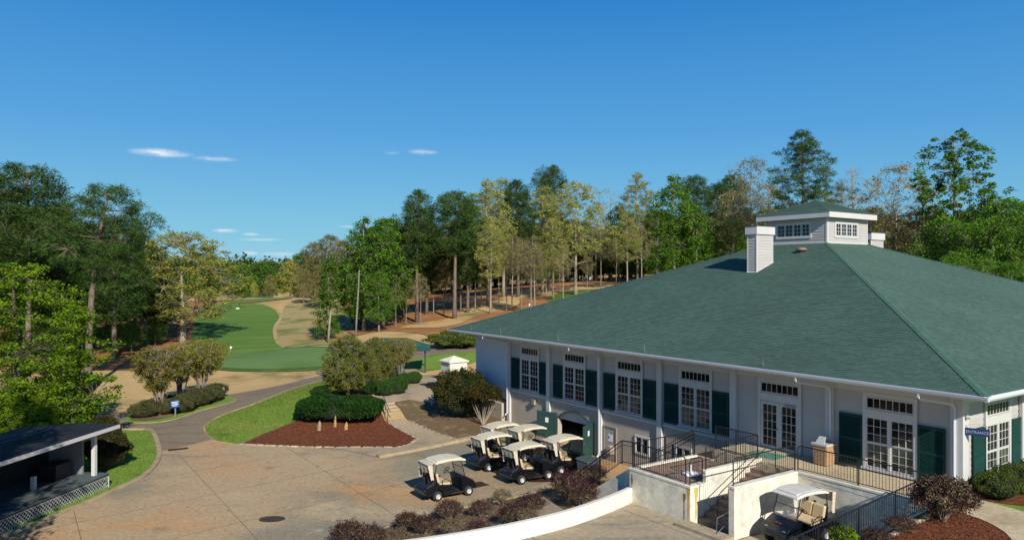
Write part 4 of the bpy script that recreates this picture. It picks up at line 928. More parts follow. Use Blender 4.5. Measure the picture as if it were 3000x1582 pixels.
for i, q in enumerate(cwc):
    d = (cwc[min(i+1, len(cwc)-1)]-cwc[max(i-1, 0)]).normalized(); n = Vector((-d.y, d.x)); n = n if n.y < 0 else -n   # n points to the drive
    zt = 1.62; Lc.append([(q.x, q.y, .0), (q.x, q.y, zt-.015), (q.x+n.x*-.015, q.y-n.y*.015, zt), (q.x-n.x*.21, q.y-n.y*.21, zt), (q.x-n.x*.22, q.y-n.y*.22, zt-.015), (q.x-n.x*.22, q.y-n.y*.22, 0)])
for i in range(len(Lc)-1):
    for k in range(5): mb.quad(Lc[i][k], Lc[i][k+1], Lc[i+1][k+1], Lc[i+1][k])
mb.quad(*Lc[0]); mb.quad(*Lc[-1]); mb.build('wall', WALLW, cwt, smooth=False)
# planted bed between yard and curved wall
inner = [q-Vector(((lambda d: (-d.y, d.x))((cwc[min(i+1, len(cwc)-1)]-cwc[max(i-1, 0)]).normalized())))*(1 if (lambda d: d.x)((cwc[min(i+1, len(cwc)-1)]-cwc[max(i-1, 0)]).normalized()) > 0 else -1)*.1 for i, q in enumerate(cwc)]
def resample(P, n):
    P = [Vector(p[:2]) for p in P]; s = [0]
    for i in range(len(P)-1): s.append(s[-1]+(P[i+1]-P[i]).length)
    out = []
    for k in range(n):
        t = s[-1]*k/(n-1); i = max(0, min(len(P)-2, int(np.searchsorted(s, t)-1))); out.append(P[i].lerp(P[i+1], (t-s[i])/(s[i+1]-s[i]+1e-9)))
    return out
edge = resample([plane(u, v, 0) for u, v in [(700, 1620), (900, 1600), (1060, 1575), (1147, 1541), (1300, 1500), (1482, 1465), (1628, 1431), (1690, 1415), (1745, 1400)]]+[Wp(13.0, 6.4), Wp(11.5, 6.4), Wp(10.15, 6.5)], 40)
wl = resample([Vector(p) for p in cwc][::-1], 40)
mb = MB(); NR = 8; rr = random.Random(4); BV = []
def bedz(t): return .03+1.0*t**1.2
for i in range(40):
    row_ = []
    for j in range(NR+1):
        t = j/NR; q = edge[i].lerp(wl[i], t); row_.append((q.x, q.y, bedz(t)+(rr.uniform(-.03, .03) if 0 < j < NR else 0)))
    BV.append(row_)
for i in range(39):
    for j in range(NR): mb.quad(BV[i][j], BV[i+1][j], BV[i+1][j+1], BV[i][j+1])
kind(mb.build('planting_bed', M_SOIL, smooth=True))
def bedpt(s, t):
    i = min(38, int(s*39)); f = s*39-i; a = edge[i].lerp(edge[i+1], f); b = wl[i].lerp(wl[i+1], f); q = a.lerp(b, t); return Vector((q.x, q.y, bedz(t)))
def bedfind(u, v):
    """ground point of the bed seen at a photo pixel"""
    best = None
    for i in range(60):
        for j in range(18):
            q = bedpt(i/59, j/17); pu = CU+F*q.x/q.y; pv = CV+F*(CAMZ-q.z)/q.y; d = (pu-u)**2+(pv-v)**2
            if best is None or d < best[0]: best = (d, q)
    return best[1]
# concrete strip across the bed
s0, s1, s2, s3 = [bedfind(*q) for q in [(1585, 1455), (1660, 1498), (1585, 1517), (1520, 1470)]]
MB().quad(*[(q.x, q.y, q.z+.06) for q in (s0, s1, s2, s3)]).build('bed_strip', M_PATH)['kind'] = 'structure'
kind(ribbon('kerb', [(e.x, e.y) for e in edge[8:33]], .12, .07, M_KERB, z=.02))
# raised ground right of the house and the mulch bed above the court
RZ = 2.72
rp_ = [tuple(Wp(-.26, q).xy) for q in (-34, 2.6, 2.9, 12)]+[(12, 12), (40, 6), (75, 40)]
def slopez(a, p): return RZ-(max(0, p-2.9))*.085
flat('upper_ground', [tuple(Wp(-.26, q).xy) for q in (-40, 2.9)]+[tuple(Wp(q, 2.9).xy) for q in (-1, -14, -50)]+[(90, 60)], RZ, M_LAWN)
mb = MB(); n_ = 12
for i in range(n_):
    p0, p1 = 2.9+i*.9, 2.9+(i+1)*.9
    q = [Wp(-.27, p0, slopez(0, p0)), Wp(-14, p0, slopez(0, p0)), Wp(-14, p1, slopez(0, p1)), Wp(-.27, p1, slopez(0, p1))]; mb.quad(*q)
    mb.quad(Wp(-.27, p0, 0), Wp(-.27, p1, 0), Wp(-.27, p1, slopez(0, p1)), Wp(-.27, p0, slopez(0, p0)))
kind(mb.build('bank', M_SOIL))
# mulch bed, curved front edge beside the sidewalk
def fore(u, v):   # pixel on the upper plane
    q = plane(u, v, RZ)
    for _ in range(4):
        d = q-Vector((CX, CY, 0)); p_ = -(d.x*cT+d.y*sT); q = plane(u, v, slopez(0, p_))
    return q
mbed = [fore(u, v) for u, v in [(2712, 1440), (2797, 1447), (2827, 1510), (2870, 1523), (2911, 1542), (2946, 1564), (2963, 1582), (2990, 1660)]]+[Wp(-4.5, 10.5, 0)]+[Wp(-.3, 10.5, 0), Wp(-.3, 5, 0), Wp(-.3, 3.0, 0)]
def fan(name, P, off, m):
    bm = bmesh.new(); f = bm.faces.new([bm.verts.new((q.x, q.y, 0)) for q in P]); f.normal_update()
    if f.normal.z < 0: bmesh.ops.reverse_faces(bm, faces=[f])
    bmesh.ops.triangulate(bm, faces=bm.faces)
    for i in range(13): bmesh.ops.bisect_plane(bm, geom=bm.verts[:]+bm.edges[:]+bm.faces[:], plane_co=Wp(0, 2.9+i*.9), plane_no=(-cT, -sT, 0))
    for v in bm.verts:
        d = v.co-Vector((CX, CY, 0)); v.co.z = slopez(0, -(d.x*cT+d.y*sT))+off
    me = bpy.data.meshes.new(name); bm.to_mesh(me); bm.free(); me.materials.append(m); return kind(link(name, me))
fan('mulch_bed', mbed, .03, M_MULCH)
walk = [fore(u, v) for u, v in [(2795, 1443), (2796, 1446), (2826, 1509), (2869, 1522), (2910, 1541), (2945, 1563), (2962, 1581), (2989, 1658), (3050, 1760), (3600, 1760), (3500, 1640), (3000, 1502), (2960, 1491), (2870, 1466), (2823, 1450), (2821, 1443)]]
fan('sidewalk', walk, .05, M_WALK)
mb = MB()
for i, (u, v) in enumerate([(2914, 1537), (3000, 1500)]): pass
flat('wall_bed', [tuple(fore(u, v).xy) for u, v in [(2822, 1437), (2824, 1450), (2870, 1465), (2960, 1478), (3060, 1490), (3100, 1440), (3060, 1370), (2830, 1425)]], RZ+.02, M_MULCH)
edging('rock_edging', 'line of rough pale rocks between the black fence and the mulch bed', [Wp(-.55, 3.4+.4*i).xy+Vector((.03*math.sin(i*2), 0)) for i in range(12)], 0, STONE, seed=8, L0=(.15, .35), w=(.14, .24), h=(.05, .12))
for o in bpy.data.objects[-0:]: pass
ro = [o for o in bpy.data.objects if o.get('label', '').startswith('line of rough pale rocks')][0]
for c in ro.children:
    for v in c.data.vertices:
        w_ = v.co+Vector(ro.location); d = w_-Vector((CX, CY, 0)); v.co.z += slopez(0, -(d.x*cT+d.y*sT))-hgt(w_.x, w_.y)
# ---------------------------------------------------------------- railings
bal_me = {}
def railing(label, P, h=1.05, step=.12, round0=False, round1=False, off=.0, post_every=1.9, mid=False, name='railing'):
    """P: list of (a, p, z) foot points; straight runs, rounded ends"""
    root = hthing(name, label, 'railing', *P[0]); A = Vector(P[0]); Q = [Vector(q)-A for q in P]; up = Vector((0, 0, 1))
    cr = .16
    for i in range(len(Q)-1):
        a, b = Q[i], Q[i+1]; d = b-a; L_ = d.length; dn = d.normalized()
        r0 = round0 and i == 0; r1 = round1 and i == len(Q)-2
        pts = []
        if r0: pts += [a+up*.0, a+up*(h-cr)]+[a+up*(h-cr+cr*math.sin(t))+dn*(cr-cr*math.cos(t)) for t in (.4, .8, 1.2)]+[a+dn*cr+up*h]
        else: pts += [a+up*h]
        if r1: pts += [b-dn*cr+up*h]+[b+up*(h-cr+cr*math.sin(t))-dn*(cr-cr*math.cos(t)) for t in (1.2, .8, .4)]+[b+up*(h-cr), b]
        else: pts += [b+up*h]
        MB().tube(pts, .024, 6).build('top_rail', IRON, root)
        MB().tube([a+up*.09, b+up*.09], .017, 5).build('bottom_rail', IRON, root)
        if mid: MB().tube([a+up*(h-.18), b+up*(h-.18)], .014, 5).build('mid_rail', IRON, root)
        npst = max(1, round(L_/post_every))
        for k in range(npst+1):
            if (k == 0 and (r0 or i > 0)) or (k == npst and r1): continue
            q = a+d*(k/npst); MB().box(q.x-.02, q.x+.02, q.y-.02, q.y+.02, q.z, q.z+h-.01).build('post', IRON, root)
        n = max(2, round(L_/step)); key = round(h, 2)
        if key not in bal_me:
            o = MB().tube([(0, 0, .09), (0, 0, h)], .0095, 4).build('baluster', IRON); bal_me[key] = o.data; bpy.data.objects.remove(o)
        for k in range(1, n):
            q = a+d*(k/n)
            if (r0 and k/n*L_ < cr) or (r1 and (1-k/n)*L_ < cr): continue
            link('baluster', bal_me[key], root, q)
    return root
def handrail(label, P, par=None, r_=.018, m=None):
    t = hthing('handrail', label, 'handrail', *P[0]); A = Vector(P[0]); MB().tube([Vector(q)-A for q in P], r_, 6).build('rail', m or IRON, t); return t
railing('long black railing along the walkway above the cracked retaining wall', [(4.72, 2.75, 2.93), (-.22, 2.75, 2.93)], h=.98, round0=True, round1=True, post_every=2.4)
railing('black railing on top of the white wall at the right of the terrace stairs', [(4.79, 6.52, 2.93), (4.79, 2.85, 2.93)], h=.98, round0=True, post_every=3.6)
railing('black railing on top of the tall cheek wall left of the terrace stairs', [(6.84, 5.62, 2.93), (6.84, 2.45, 2.93)], h=.98, round0=True, round1=True, post_every=3)
railing('short round-topped railing panel at the front right corner of the terrace', [(6.88, 6.48, 2.45), (6.88, 5.78, 2.45)], round0=True, round1=True, h=1.0)
railing('black railing along the front of the brick terrace', [(7.08, 6.5, 2.45), (10.02, 6.5, 2.45)], round0=True, round1=True, h=1.05, post_every=3)
railing('black railing on the far left side of the brick terrace', [(10.05, 6.38, 2.45), (10.05, 2.7, 2.45)], round0=True, h=1.05, post_every=1.9)
railing('sloping black railing of the side stairs running down towards the bin', [(10.15, 6.29, 2.45), (10.9, 6.29, 2.40), (13.8, 6.29, .40)], h=1.0, mid=True)
railing('black railing at the inner edge of the walkway left of the french doors', [(6.98, 2.25, 2.80), (9.2, 2.25, 2.80)], h=1.05, post_every=1.1)
handrail('sloped black handrail over the areaway behind the terrace, upper one', [(10.15, 2.56, 3.45), (10.3, 2.56, 3.47), (12.9, 2.56, 1.9), (12.9, 2.56, 1.0)])
handrail('sloped black handrail over the areaway behind the terrace, lower one', [(10.15, 2.50, 3.10), (10.3, 2.50, 3.12), (12.9, 2.50, 1.55), (12.9, 2.5, .7)])
railing('black railing guarding the areaway behind the terrace', [(10.25, 2.45, 2.40), (12.9, 2.45, .9)], h=.95)
handrail('curved black handrail down the middle of the brick stairs', [(5.85, 2.6, 2.8), (5.85, 2.6, 3.72), (5.85, 3.0, 3.76), (5.85, 5.9, 2.35), (5.85, 6.1, 2.2), (5.85, 6.1, 1.35)])
handrail('grey looped handrail at the foot of the brick stairs', [(5.2, 5.2, 2.35), (5.2, 6.35, 1.8), (5.2, 6.9, 1.72), (5.2, 6.95, 1.15), (5.2, 6.2, 1.5)], m=STEEL)
railing('long sloping black fence between the cart court and the mulch bed', [(-.30, 2.9, 2.80), (-.30, 11.2, 2.16)], h=1.08, step=.13, post_every=2.0, round0=False, name='bed_fence')
# ================================================================== GOLF CARTS
def arcpts(cx_, cz_, r, a0, a1, n=7): return [(cx_+r*math.cos(math.radians(a0+(a1-a0)*k/n)), cz_+r*math.sin(math.radians(a0+(a1-a0)*k/n))) for k in range(n+1)]
def make_cart(label, front_logo=False, roofm=None, curtain=True):
    t = thing('golf_cart', label, 'golf cart', (0, 0, 0), 0, 'golf carts outside the cart barn'); W = .60
    body = [(-.66, .36), (-.70, .52), (-.62, .60), (-.44, .66), (-.30, .74), (-.05, .78), (.15, .80), (.70, .66), (.72, .30), (1.30, .26), (1.34, .26)]
    rear = [(-.66, .34), (-.70, .52), (-.60, .62), (-.42, .66), (-.25, .72), (-.02, .76), (.2, .74), (.72, .66), (.74, .24), (.42, .22)]+arcpts(0, .23, .31, 10, 170, 8)[0:]+[(-.36, .30)]
    MB().prism(rear, -W, W).build('rear_body', BLACKP, t, bevel=.045, seg=3)
    MB().prism([(.70, .20), (1.36, .20), (1.40, .27), (.70, .27)], -.55, .55).build('floor', BLACKM, t, bevel=.01)
    fr = [(1.30, .24), (1.30, .50), (1.22, .92), (1.36, .98), (1.52, .92), (1.86, .74), (2.02, .56), (2.06, .40), (2.00, .30), (1.97, .30)]+arcpts(1.65, .23, .30, 10, 170, 8)
    MB().prism(fr, -W+.02, W-.02).build('front_cowl', BLACKP, t, bevel=.06, seg=3)
    MB().prism([(.10, .74), (.72, .66), (.76, .72), (.72, .78), (.12, .80)], -.52, .52).build('seat', SEATM, t, bevel=.025, seg=3)
    for s in (-1, 1): MB(Matrix.Translation((0, s*.26, 0))).prism([(.02, .82), (.15, .80), (.05, 1.24), (-.02, 1.28), (-.09, 1.24)], -.25, .25).build('seat_back', SEATM, t, bevel=.05, seg=3)
    MB().prism([(-.06, .74), (.0, .80), (-.10, 1.22), (-.15, 1.22)], -.53, .53).build('back_shell', BLACKP, t, bevel=.02)
    MB().prism([(-.55, .60), (-.10, .74), (-.13, 1.12), (-.17, 1.12), (-.22, .80), (-.50, .70)], -.44, .44).build('bag_well', BLACKM, t, bevel=.02)
    mb = MB()
    for s in (-.25, .25):
        for k, (dx, dz) in enumerate(((-.34, 1.05), (-.36, .98))): mb.tube([(-.15, s-.12, 1.05-.1*k), (dx, s-.1, dz-.1*k), (dx-.04, s+.04, dz-.1*k), (-.15, s+.1, 1.03-.1*k)], .02, 5)
        mb.tube([(-.30, s, .62), (-.33, s+.02, 1.22)], .055, 8); mb.tube([(-.30, s, .40), (-.52, s, .55)], .03, 5)
    mb.build('bag_rack', BLACKM, t)
    rt = 1.78
    prof = [(-.12, rt-.09), (-.14, rt-.02), (.05, rt+.05), (.6, rt+.10), (1.1, rt+.08), (1.44, rt+.0), (1.50, rt-.06), (1.47, rt-.10), (1.1, rt-.03), (.6, rt-.01), (.05, rt-.05)]
    rf = MB().prism(prof, -.57, .57).build('roof', roofm or IVORY, t, bevel=.03, seg=3)
    MB().prism([(x, z+.022) for x, z in [(.0, rt+.035), (.6, rt+.085), (1.1, rt+.065), (1.38, rt+.02), (1.30, rt+.0), (.6, rt+.03), (.05, rt)]], -.43, .43).build('roof_panel', roofm or IVORY, rf, bevel=.02)
    for s in (-1, 1):
        MB().tube([(-.10, s*.50, .76), (-.12, s*.50, 1.2), (-.05, s*.50, rt-.04)], .022, 6).build('strut', BLACKM, t)
        MB().tube([(1.48, s*.52, .86), (1.24, s*.50, rt-.03)], .022, 6).build('strut', BLACKM, t)
        MB().tube([(.25, s*.54, .72), (.22, s*.56, .93), (.42, s*.57, .97), (.66, s*.56, .84), (.68, s*.54, .70)], .02, 6).build('armrest', BLACKM, t)
        for x in (0, 1.65):
            c = (x, s*.50, .23); w_ = MB().lathe([(.12, -.09), (.20, -.10), (.232, -.07), (.235, 0), (.232, .07), (.20, .10), (.12, .09)], c, 20, 'y').build('wheel', TYRE, t, smooth=True)
            MB().lathe([(.0, s*.055), (.045, s*.06), (.05, s*.035), (.085, s*.03), (.10, s*.075), (.128, s*.088), (.128, s*.03)], c, 16, 'y').build('rim', RIM, w_)
            mb = MB()
            for k in range(6): a = k*math.pi/3; mb.box(c[0]+.068*math.cos(a)-.012, c[0]+.068*math.cos(a)+.012, c[1]+s*.032-.006, c[1]+s*.032+.006, c[2]+.068*math.sin(a)-.012, c[2]+.068*math.sin(a)+.012)
            mb.build('rim_hole', BLACKM, w_)
        MB(Matrix.Translation((-.64, s*.5, .56))).box(-.02, .01, -.05, .05, -.03, .03).build('tail_lamp', mat('lamp_red', (.25, .01, .01), .3), t)
        MB(Matrix.Translation((1.93, s*.40, .60))).box(-.06, .05, -.07, .07, -.04, .04).build('headlight', STEEL, t, bevel=.02)
    wg = bpy.data.materials.get('windshield')
    if not wg:
        wg = bpy.data.materials.new('windshield'); wg.use_nodes = True; b = wg.node_tree.nodes['Principled BSDF']; b.inputs['Base Color'].default_value = (.5, .5, .48, 1); b.inputs['Roughness'].default_value = .1; b.inputs['Alpha'].default_value = .22
    MB().hexa([(1.46, -.49, .95), (1.47, -.49, .95), (1.47, .49, .95), (1.46, .49, .95), (1.25, -.49, rt-.06), (1.26, -.49, rt-.06), (1.26, .49, rt-.06), (1.25, .49, rt-.06)]).build('windshield', wg, t)
    MB().tube([(1.36, -.5, 1.35), (1.36, .5, 1.35)], .012, 5).build('windshield_bar', BLACKM, t)
    # steering wheel on the left
    sw = MB(); pc_ = Vector((.86, .24, 1.16)); nrm = Vector((.7, 0, -.72)).normalized(); u_ = Vector((0, 1, 0)); v_ = nrm.cross(u_)
    sw.tube([pc_+(u_*math.cos(q*math.pi/8)+v_*math.sin(q*math.pi/8))*.17 for q in range(17)], .016, 5, cap=False)
    for a_ in (0.5, 2.6, 4.7): sw.tube([pc_, pc_+(u_*math.cos(a_)+v_*math.sin(a_))*.17], .014, 4)
    sw.lathe([(.0, .02), (.05, .02), (.06, -.02), (0, -.02)], tuple(pc_), 10); s_ = sw.build('steering_wheel', BLACKM, t)
    MB().tube([pc_, (1.32, .24, .72)], .025, 6).build('steering_column', BLACKM, s_)
    MB().box(1.02, 1.22, -.35, -.15, .28, .33).build('pedals', BLACKM, t)
    MB().box(.35, .60, -.615, -.60, .44, .56).build('badge', STEEL, t) if False else None
    if curtain:
        cm = MB(); cm.tube([(-.10, -.55, rt-.04), (-.50, -.52, rt-.10), (-.50, .52, rt-.10), (-.10, .55, rt-.04)], .02, 5)
        c_ = cm.build('bag_cover_frame', BLACKM, t)
        def cloth(pts, amp, seed):
            r = random.Random(seed); m_ = MB(); n, k = 8, 6
            (a0, a1, b0, b1) = [Vector(q) for q in pts]; nn = (a1-a0).cross(b0-a0).normalized(); g = []
            for i in range(n+1):
                for j in range(k+1):
                    q = a0.lerp(a1, i/n).lerp(b0.lerp(b1, i/n), j/k); g.append(q+nn*amp*math.sin(i*2.1+seed+j*.4)*(j/k+.2)+Vector((0, 0, -.05*math.sin(i*math.pi/n)*(j/k)*(1 if seed % 2 else -1))))
            m_.add(g, [(i*(k+1)+j, i*(k+1)+j+1, (i+1)*(k+1)+j+1, (i+1)*(k+1)+j) for i in range(n) for j in range(k)])
            return m_.build('bag_cover_cloth', CLOTH, c_, smooth=True)
        cloth([(-.51, -.52, rt-.08), (-.51, .52, rt-.08), (-.46, -.50, rt-.40), (-.46, .50, rt-.40)], .025, 1)
        cloth([(-.52, -.55, rt-.06), (-.30, -.57, rt-.04), (-.36, -.56, 1.0), (-.20, -.57, .98)], .02, 2)
        cloth([(-.52, .55, rt-.06), (-.30, .57, rt-.04), (-.42, .56, 1.0), (-.26, .57, 1.05)], .02, 3)
        cloth([(-.50, -.54, rt-.06), (-.50, .54, rt-.06), (-.12, -.56, rt-.02), (-.12, .56, rt-.02)], .008, 4)
    if front_logo:
        tm = text_mesh('Club Car', .085, mat('logo_red', (.35, .05, .03), .5)); o = link('logo', tm, t)
        o.matrix_local = Matrix.Translation((1.80, 0, .805)) @ Matrix.Rotation(math.pi/2, 4, 'Z') @ Matrix.Rotation(math.radians(28), 4, 'X')
    return t
HD = math.radians(33)
def wheel_to_origin(q, hd):  # q: contact of the near (right side) rear wheel
    off = Vector((0, -.50, 0)); off.rotate(Euler((0, 0, hd))); return Vector(q)-off
cart = make_cart('black golf cart with ivory roof standing alone on the open yard')
def put_cart(c, u, v, hd=HD):
    q = wheel_to_origin(plane(u, v, .04), hd); c.location = q; c.rotation_euler = (0, 0, hd); return c
put_cart(cart, 1281.6, 1467)
for (u, v, h_, l) in [(1527.6, 1418, HD, 'black golf cart in front of the group, nearest the purple shrubs'),
                      (1431, 1381, HD, 'black golf cart at the lower left of the parked group'),
                      (1458.6, 1342, HD+.03, 'black golf cart farthest back, beside the stony bed and the stucco wall'),
                      (1538, 1353, HD, 'black golf cart behind the front cart, beside the open barn door leaf'),
                      (1642, 1390.5, HD, 'black golf cart at the mouth of the cart barn, left of the grey bin')]:
    put_cart(dup(cart, label=l), u, v, h_)
c2 = make_cart('golf cart with grey white roof and tan seats in the court below the walkway', True, IVORY2)
q = Wp(3.25, 3.95, GC); c2.location = q; c2.rotation_euler = (0, 0, math.atan2(-sT, -cT)-.12)
c2['group'] = 'golf carts outside the cart barn'
# ================================================================== PROPS
b_ = plane(1722, 1402, .04); bn = thing('refuse_bin', 'grey plastic refuse bin with a slanted lid by the barn door', 'bin', tuple(b_), HD+.2)
BINM = mat('bin_grey', (.07, .085, .10), .55); LIDM = mat('bin_lid', (.05, .075, .075), .5)
MB().hexa([(-.38, -.30, 0), (.38, -.30, 0), (.38, .30, 0), (-.38, .30, 0), (-.48, -.38, .95), (.48, -.38, .95), (.48, .38, 1.05), (-.48, .38, 1.05)]).build('tub', BINM, bn, bevel=.02)
MB().hexa([(-.52, -.42, .95), (.52, -.42, .95), (.52, .42, 1.05), (-.52, .42, 1.05), (-.48, -.38, 1.0), (.48, -.38, 1.0), (.48, .38, 1.12), (-.48, .38, 1.12)]).build('lid', LIDM, bn, bevel=.015)
MB().tube([(-.3, .44, 1.03), (.3, .44, 1.03)], .02).build('handle', BINM, bn)
# trash receptacle on the walkway
tr = hthing('trash_receptacle', 'pebble sided trash receptacle with white hooded top beside the french doors', 'trash can', 4.98, .62, WZ); 
PEB = mat('pebble_panel', (.36, .22, .12), .9, var=.5, scale=30, bump=.01, bscale=40)
for k in range(4):
    R = Matrix.Rotation(k*math.pi/2, 4, 'Z'); MB(R).hexa([(-.27, .24, .03), (.27, .24, .03), (.27, .29, .03), (-.27, .29, .03), (-.30, .28, .80), (.30, .28, .80), (.30, .33, .80), (-.30, .33, .80)]).build('panel', PEB, tr, bevel=.01)
MB().box(-.24, .24, -.24, .24, 0, .78).build('core', BLACKM, tr)
HOODM = mat('hood_grey', (.42, .42, .40), .6)
lid = MB().box(-.36, .36, -.36, .36, .80, .90).build('top', HOODM, tr, bevel=.02)
for s in (-1, 1): MB().hexa([(-.2, s*.30, .90), (.2, s*.30, .90), (.2, s*.26, .90), (-.2, s*.26, .90), (-.14, s*.10, 1.16), (.14, s*.10, 1.16), (.14, s*.06, 1.16), (-.14, s*.06, 1.16)]).build('hood', HOODM, lid)
mt = hthing('door_mat', 'worn green door mat on the walkway in front of the french doors', 'mat', 7.3, 1.25, WZ)
MB().box(-.75, .75, -.5, .5, .002, .018).build('mat', mat('mat_green', (.02, .17, .12), .95, var=.5, scale=5, col2=(.16, .30, .24), detail=8), mt)
um = hthing('umbrella_base', 'round white umbrella base with a short tube on the brick terrace', 'umbrella base', 8.0, 5.2, TZ+.004)
MB().lathe([(0, 0), (.34, 0), (.34, .05), (.28, .09), (.05, .12), (.04, .12)], n=24).build('disc', PAPER, um, smooth=False); MB().lathe([(.035, .1), (.035, .42), (0, .42)], n=10).build('tube', PAPER, um)
bt = hthing('threshold_ramp', 'dark folding ramp plate lying on the landing beside the areaway', 'ramp', 9.7, 1.6, TZ)
MB().hexa([(-.42, -.8, .01), (.42, -.8, .01), (.42, .8, .01), (-.42, .8, .01), (-.42, -.8, .36), (.42, -.8, .05), (.42, .8, .05), (-.42, .8, .36)]).build('plate', mat('ramp_brown', (.07, .055, .04), .8, var=.2), bt)
# pillar box, planter, dark bin against the wall
pb = G(1330, 1118); pbx = thing('gate_pillar', 'cream square pillar with a pyramid cap beyond the rusty green bush', 'pillar', tuple(pb), FA)
MB().box(-.8, .8, -.85, .85, -.3, 1.75).build('shaft', CREAM, pbx, bevel=.01)
MB().box(-.93, .93, -.98, .98, 1.75, 1.88).build('cornice', CREAM, pbx, bevel=.02)
MB().add([(-.9, -.95, 1.88), (.9, -.95, 1.88), (.9, .95, 1.88), (-.9, .95, 1.88), (0, 0, 2.28)], [(0, 1, 4), (1, 2, 4), (2, 3, 4), (3, 0, 4), (3, 2, 1, 0)]).build('cap', CREAM, pbx)
pl = G(1272, 1140); plt = thing('planter_trough', 'low dark planter trough on the terrace beside the cream pillar', 'planter', tuple(pl), FA)
MB().box(-.7, .7, -.3, .3, 0, .5).build('trough', BLACKM, plt, bevel=.03)
p = at(1374, 58); bx = thing('utility_box', 'dark covered utility box standing against the blue shaded end wall', 'box', (p.x, p.y, hgt(p.x, p.y)), FA)
MB().box(-.6, .6, -.5, .5, 0, 1.1).build('body', BLACKM, bx, bevel=.03); MB().hexa([(-.65, -.55, 1.1), (.65, -.55, 1.1), (.65, .55, 1.1), (-.65, .55, 1.1), (-.65, -.5, 1.2), (.65, -.5, 1.2), (.65, .5, 1.4), (-.65, .5, 1.4)]).build('lid', TRIMDARK, bx)
p = G(1180, 1140); bb = thing('blue_bin', 'small blue grey bin beside the round boxwood balls', 'bin', tuple(p), .3)
MB().lathe([(0, 0), (.22, 0), (.27, .7), (0, .7)], n=14).build('tub', mat('bin_blue', (.06, .16, .19), .5), bb); MB().lathe([(0, .78), (.2, .76), (.29, .70), (.29, .66)], n=14).build('lid', MATS['bin_blue'], bb)
# signs by the island
p = G(514, 1222); sgn = thing('path_sign', 'small blue sign with four lines of white lettering on a post in the island', 'sign', tuple(p), 0)
MB().box(-.04, .04, -.04, .04, -.1, .75).build('post', mat('post_grey_green', (.16, .20, .17), .8), sgn)
Mx = Matrix.Translation((0, -.06, .98)) @ Matrix.Rotation(math.radians(-12), 4, 'X') @ Matrix.Rotation(math.radians(-8), 4, 'Y')
bd = MB(Mx).box(-.32, .32, -.02, .02, -.26, .26).build('board', BLUESIGN, sgn, bevel=.01)
for k, w_ in enumerate((.27, .20, .25, .17)): MB(Mx).box(-w_, w_, -.024, -.021, .13-.09*k, .165-.09*k).build('lettering_line', PAPER, bd)
p = G(655, 1170); pm = thing('marker_post', 'thin grey marker post at the far tip of the island', 'post', tuple(p), .3)
MB().box(-.07, .07, -.04, .04, -.1, 1.0).build('post', mat('post_grey_green', (.16, .20, .17), .8), pm, bevel=.01); MB().box(-.09, .09, -.05, -.041, .65, .98).build('plate', mat('plate_green', (.12, .17, .13), .6), pm)
# standing stones in the mulch
for (u, v, h_, w_, l, m_) in [(935, 1262, .68, .28, 'squat grey speckled standing stone, left of three in the mulch', STONE), (981, 1252, .82, .2, 'tall thin ochre standing stone in front of the clipped hedge', OCHRE), (1013, 1260, .56, .26, 'short ochre standing stone, right of three in the mulch', OCHRE)]:
    p = G(u, v); r = random.Random(u); mb = MB(); prof = [(1.0, -.1), (.95, .25), (.8, .55), (.55, .82), (.15, 1.0)]
    vs = []; n = 7
    for f_, z in prof:
        for k in range(n): a = k*2*math.pi/n; vs.append((f_*w_/2*math.cos(a)*r.uniform(.8, 1.15)+.05*z, f_*w_/2*math.sin(a)*r.uniform(.7, 1.1), z*h_))
    mb.add(vs, [(i*n+k, i*n+(k+1) % n, (i+1)*n+(k+1) % n, (i+1)*n+k) for i in range(4) for k in range(n)]+[tuple(range(4*n, 5*n))])
    o = mb.build('standing_stone', m_, bevel=.015); o.location = p; tag(o, l, 'stone')
# hose of the garden steps handrail
h1, h2, h3 = G(1122, 1192), G(1131, 1222), G(1136, 1240)
hr = thing('handrail', 'black iron handrail on the hedge side of the garden steps', 'handrail', tuple(h1))
for dz, nm in ((.95, 'top_rail'), (.55, 'lower_rail')):
    MB(Matrix.Translation(-h1)).tube([h1+Vector((0, 0, dz)), h2+Vector((0, 0, dz+.1)), h3+Vector((.1, 0, dz-.05)), h3+Vector((.25, -.1, dz-.1))], .022, 5).build(nm, IRON, hr)
for q in (h1, h1.lerp(h3, .5), h3): MB(Matrix.Translation(q-h1)).tube([(0, 0, -.1), (0, 0, .97)], .022, 5).build('post', IRON, hr)
# golf flags, tee marker
def flag(u, v, Y, h_, label, s=1):
    p = at(u, Y) if Y else G(u, v); t = thing('golf_flag', label, 'flag', tuple(p)); MB().tube([(0, 0, -.1), (0, 0, h_)], .02*s, 5).build('pole', PAPER, t)
    MB().add([(0, 0, h_), (.5*s, .05, h_-.35*s), (.05, 0, h_-.75*s), (0, 0, h_-.75*s)], [(0, 1, 2, 3)]).build('pennant', PAPER, t)
flag(674, 1038, None, 1.1, 'small white golf flag at the near edge of the fairway', .55)
flag(1726, 0, 150, 2.2, 'white pennant flag in the shade among the trees above the roof', 1.3)
flag(1550, 0, 116, 1.3, 'tiny white stake among the slender trunks above the left roof slope', .5)
p = G(697, 906); o = MB().box(-.35, .35, -.15, .15, 0, .3).build('tee_bench', PAPER, bevel=.05); o.location = p; tag(o, 'small white tee marker block on the far fairway', 'tee marker')
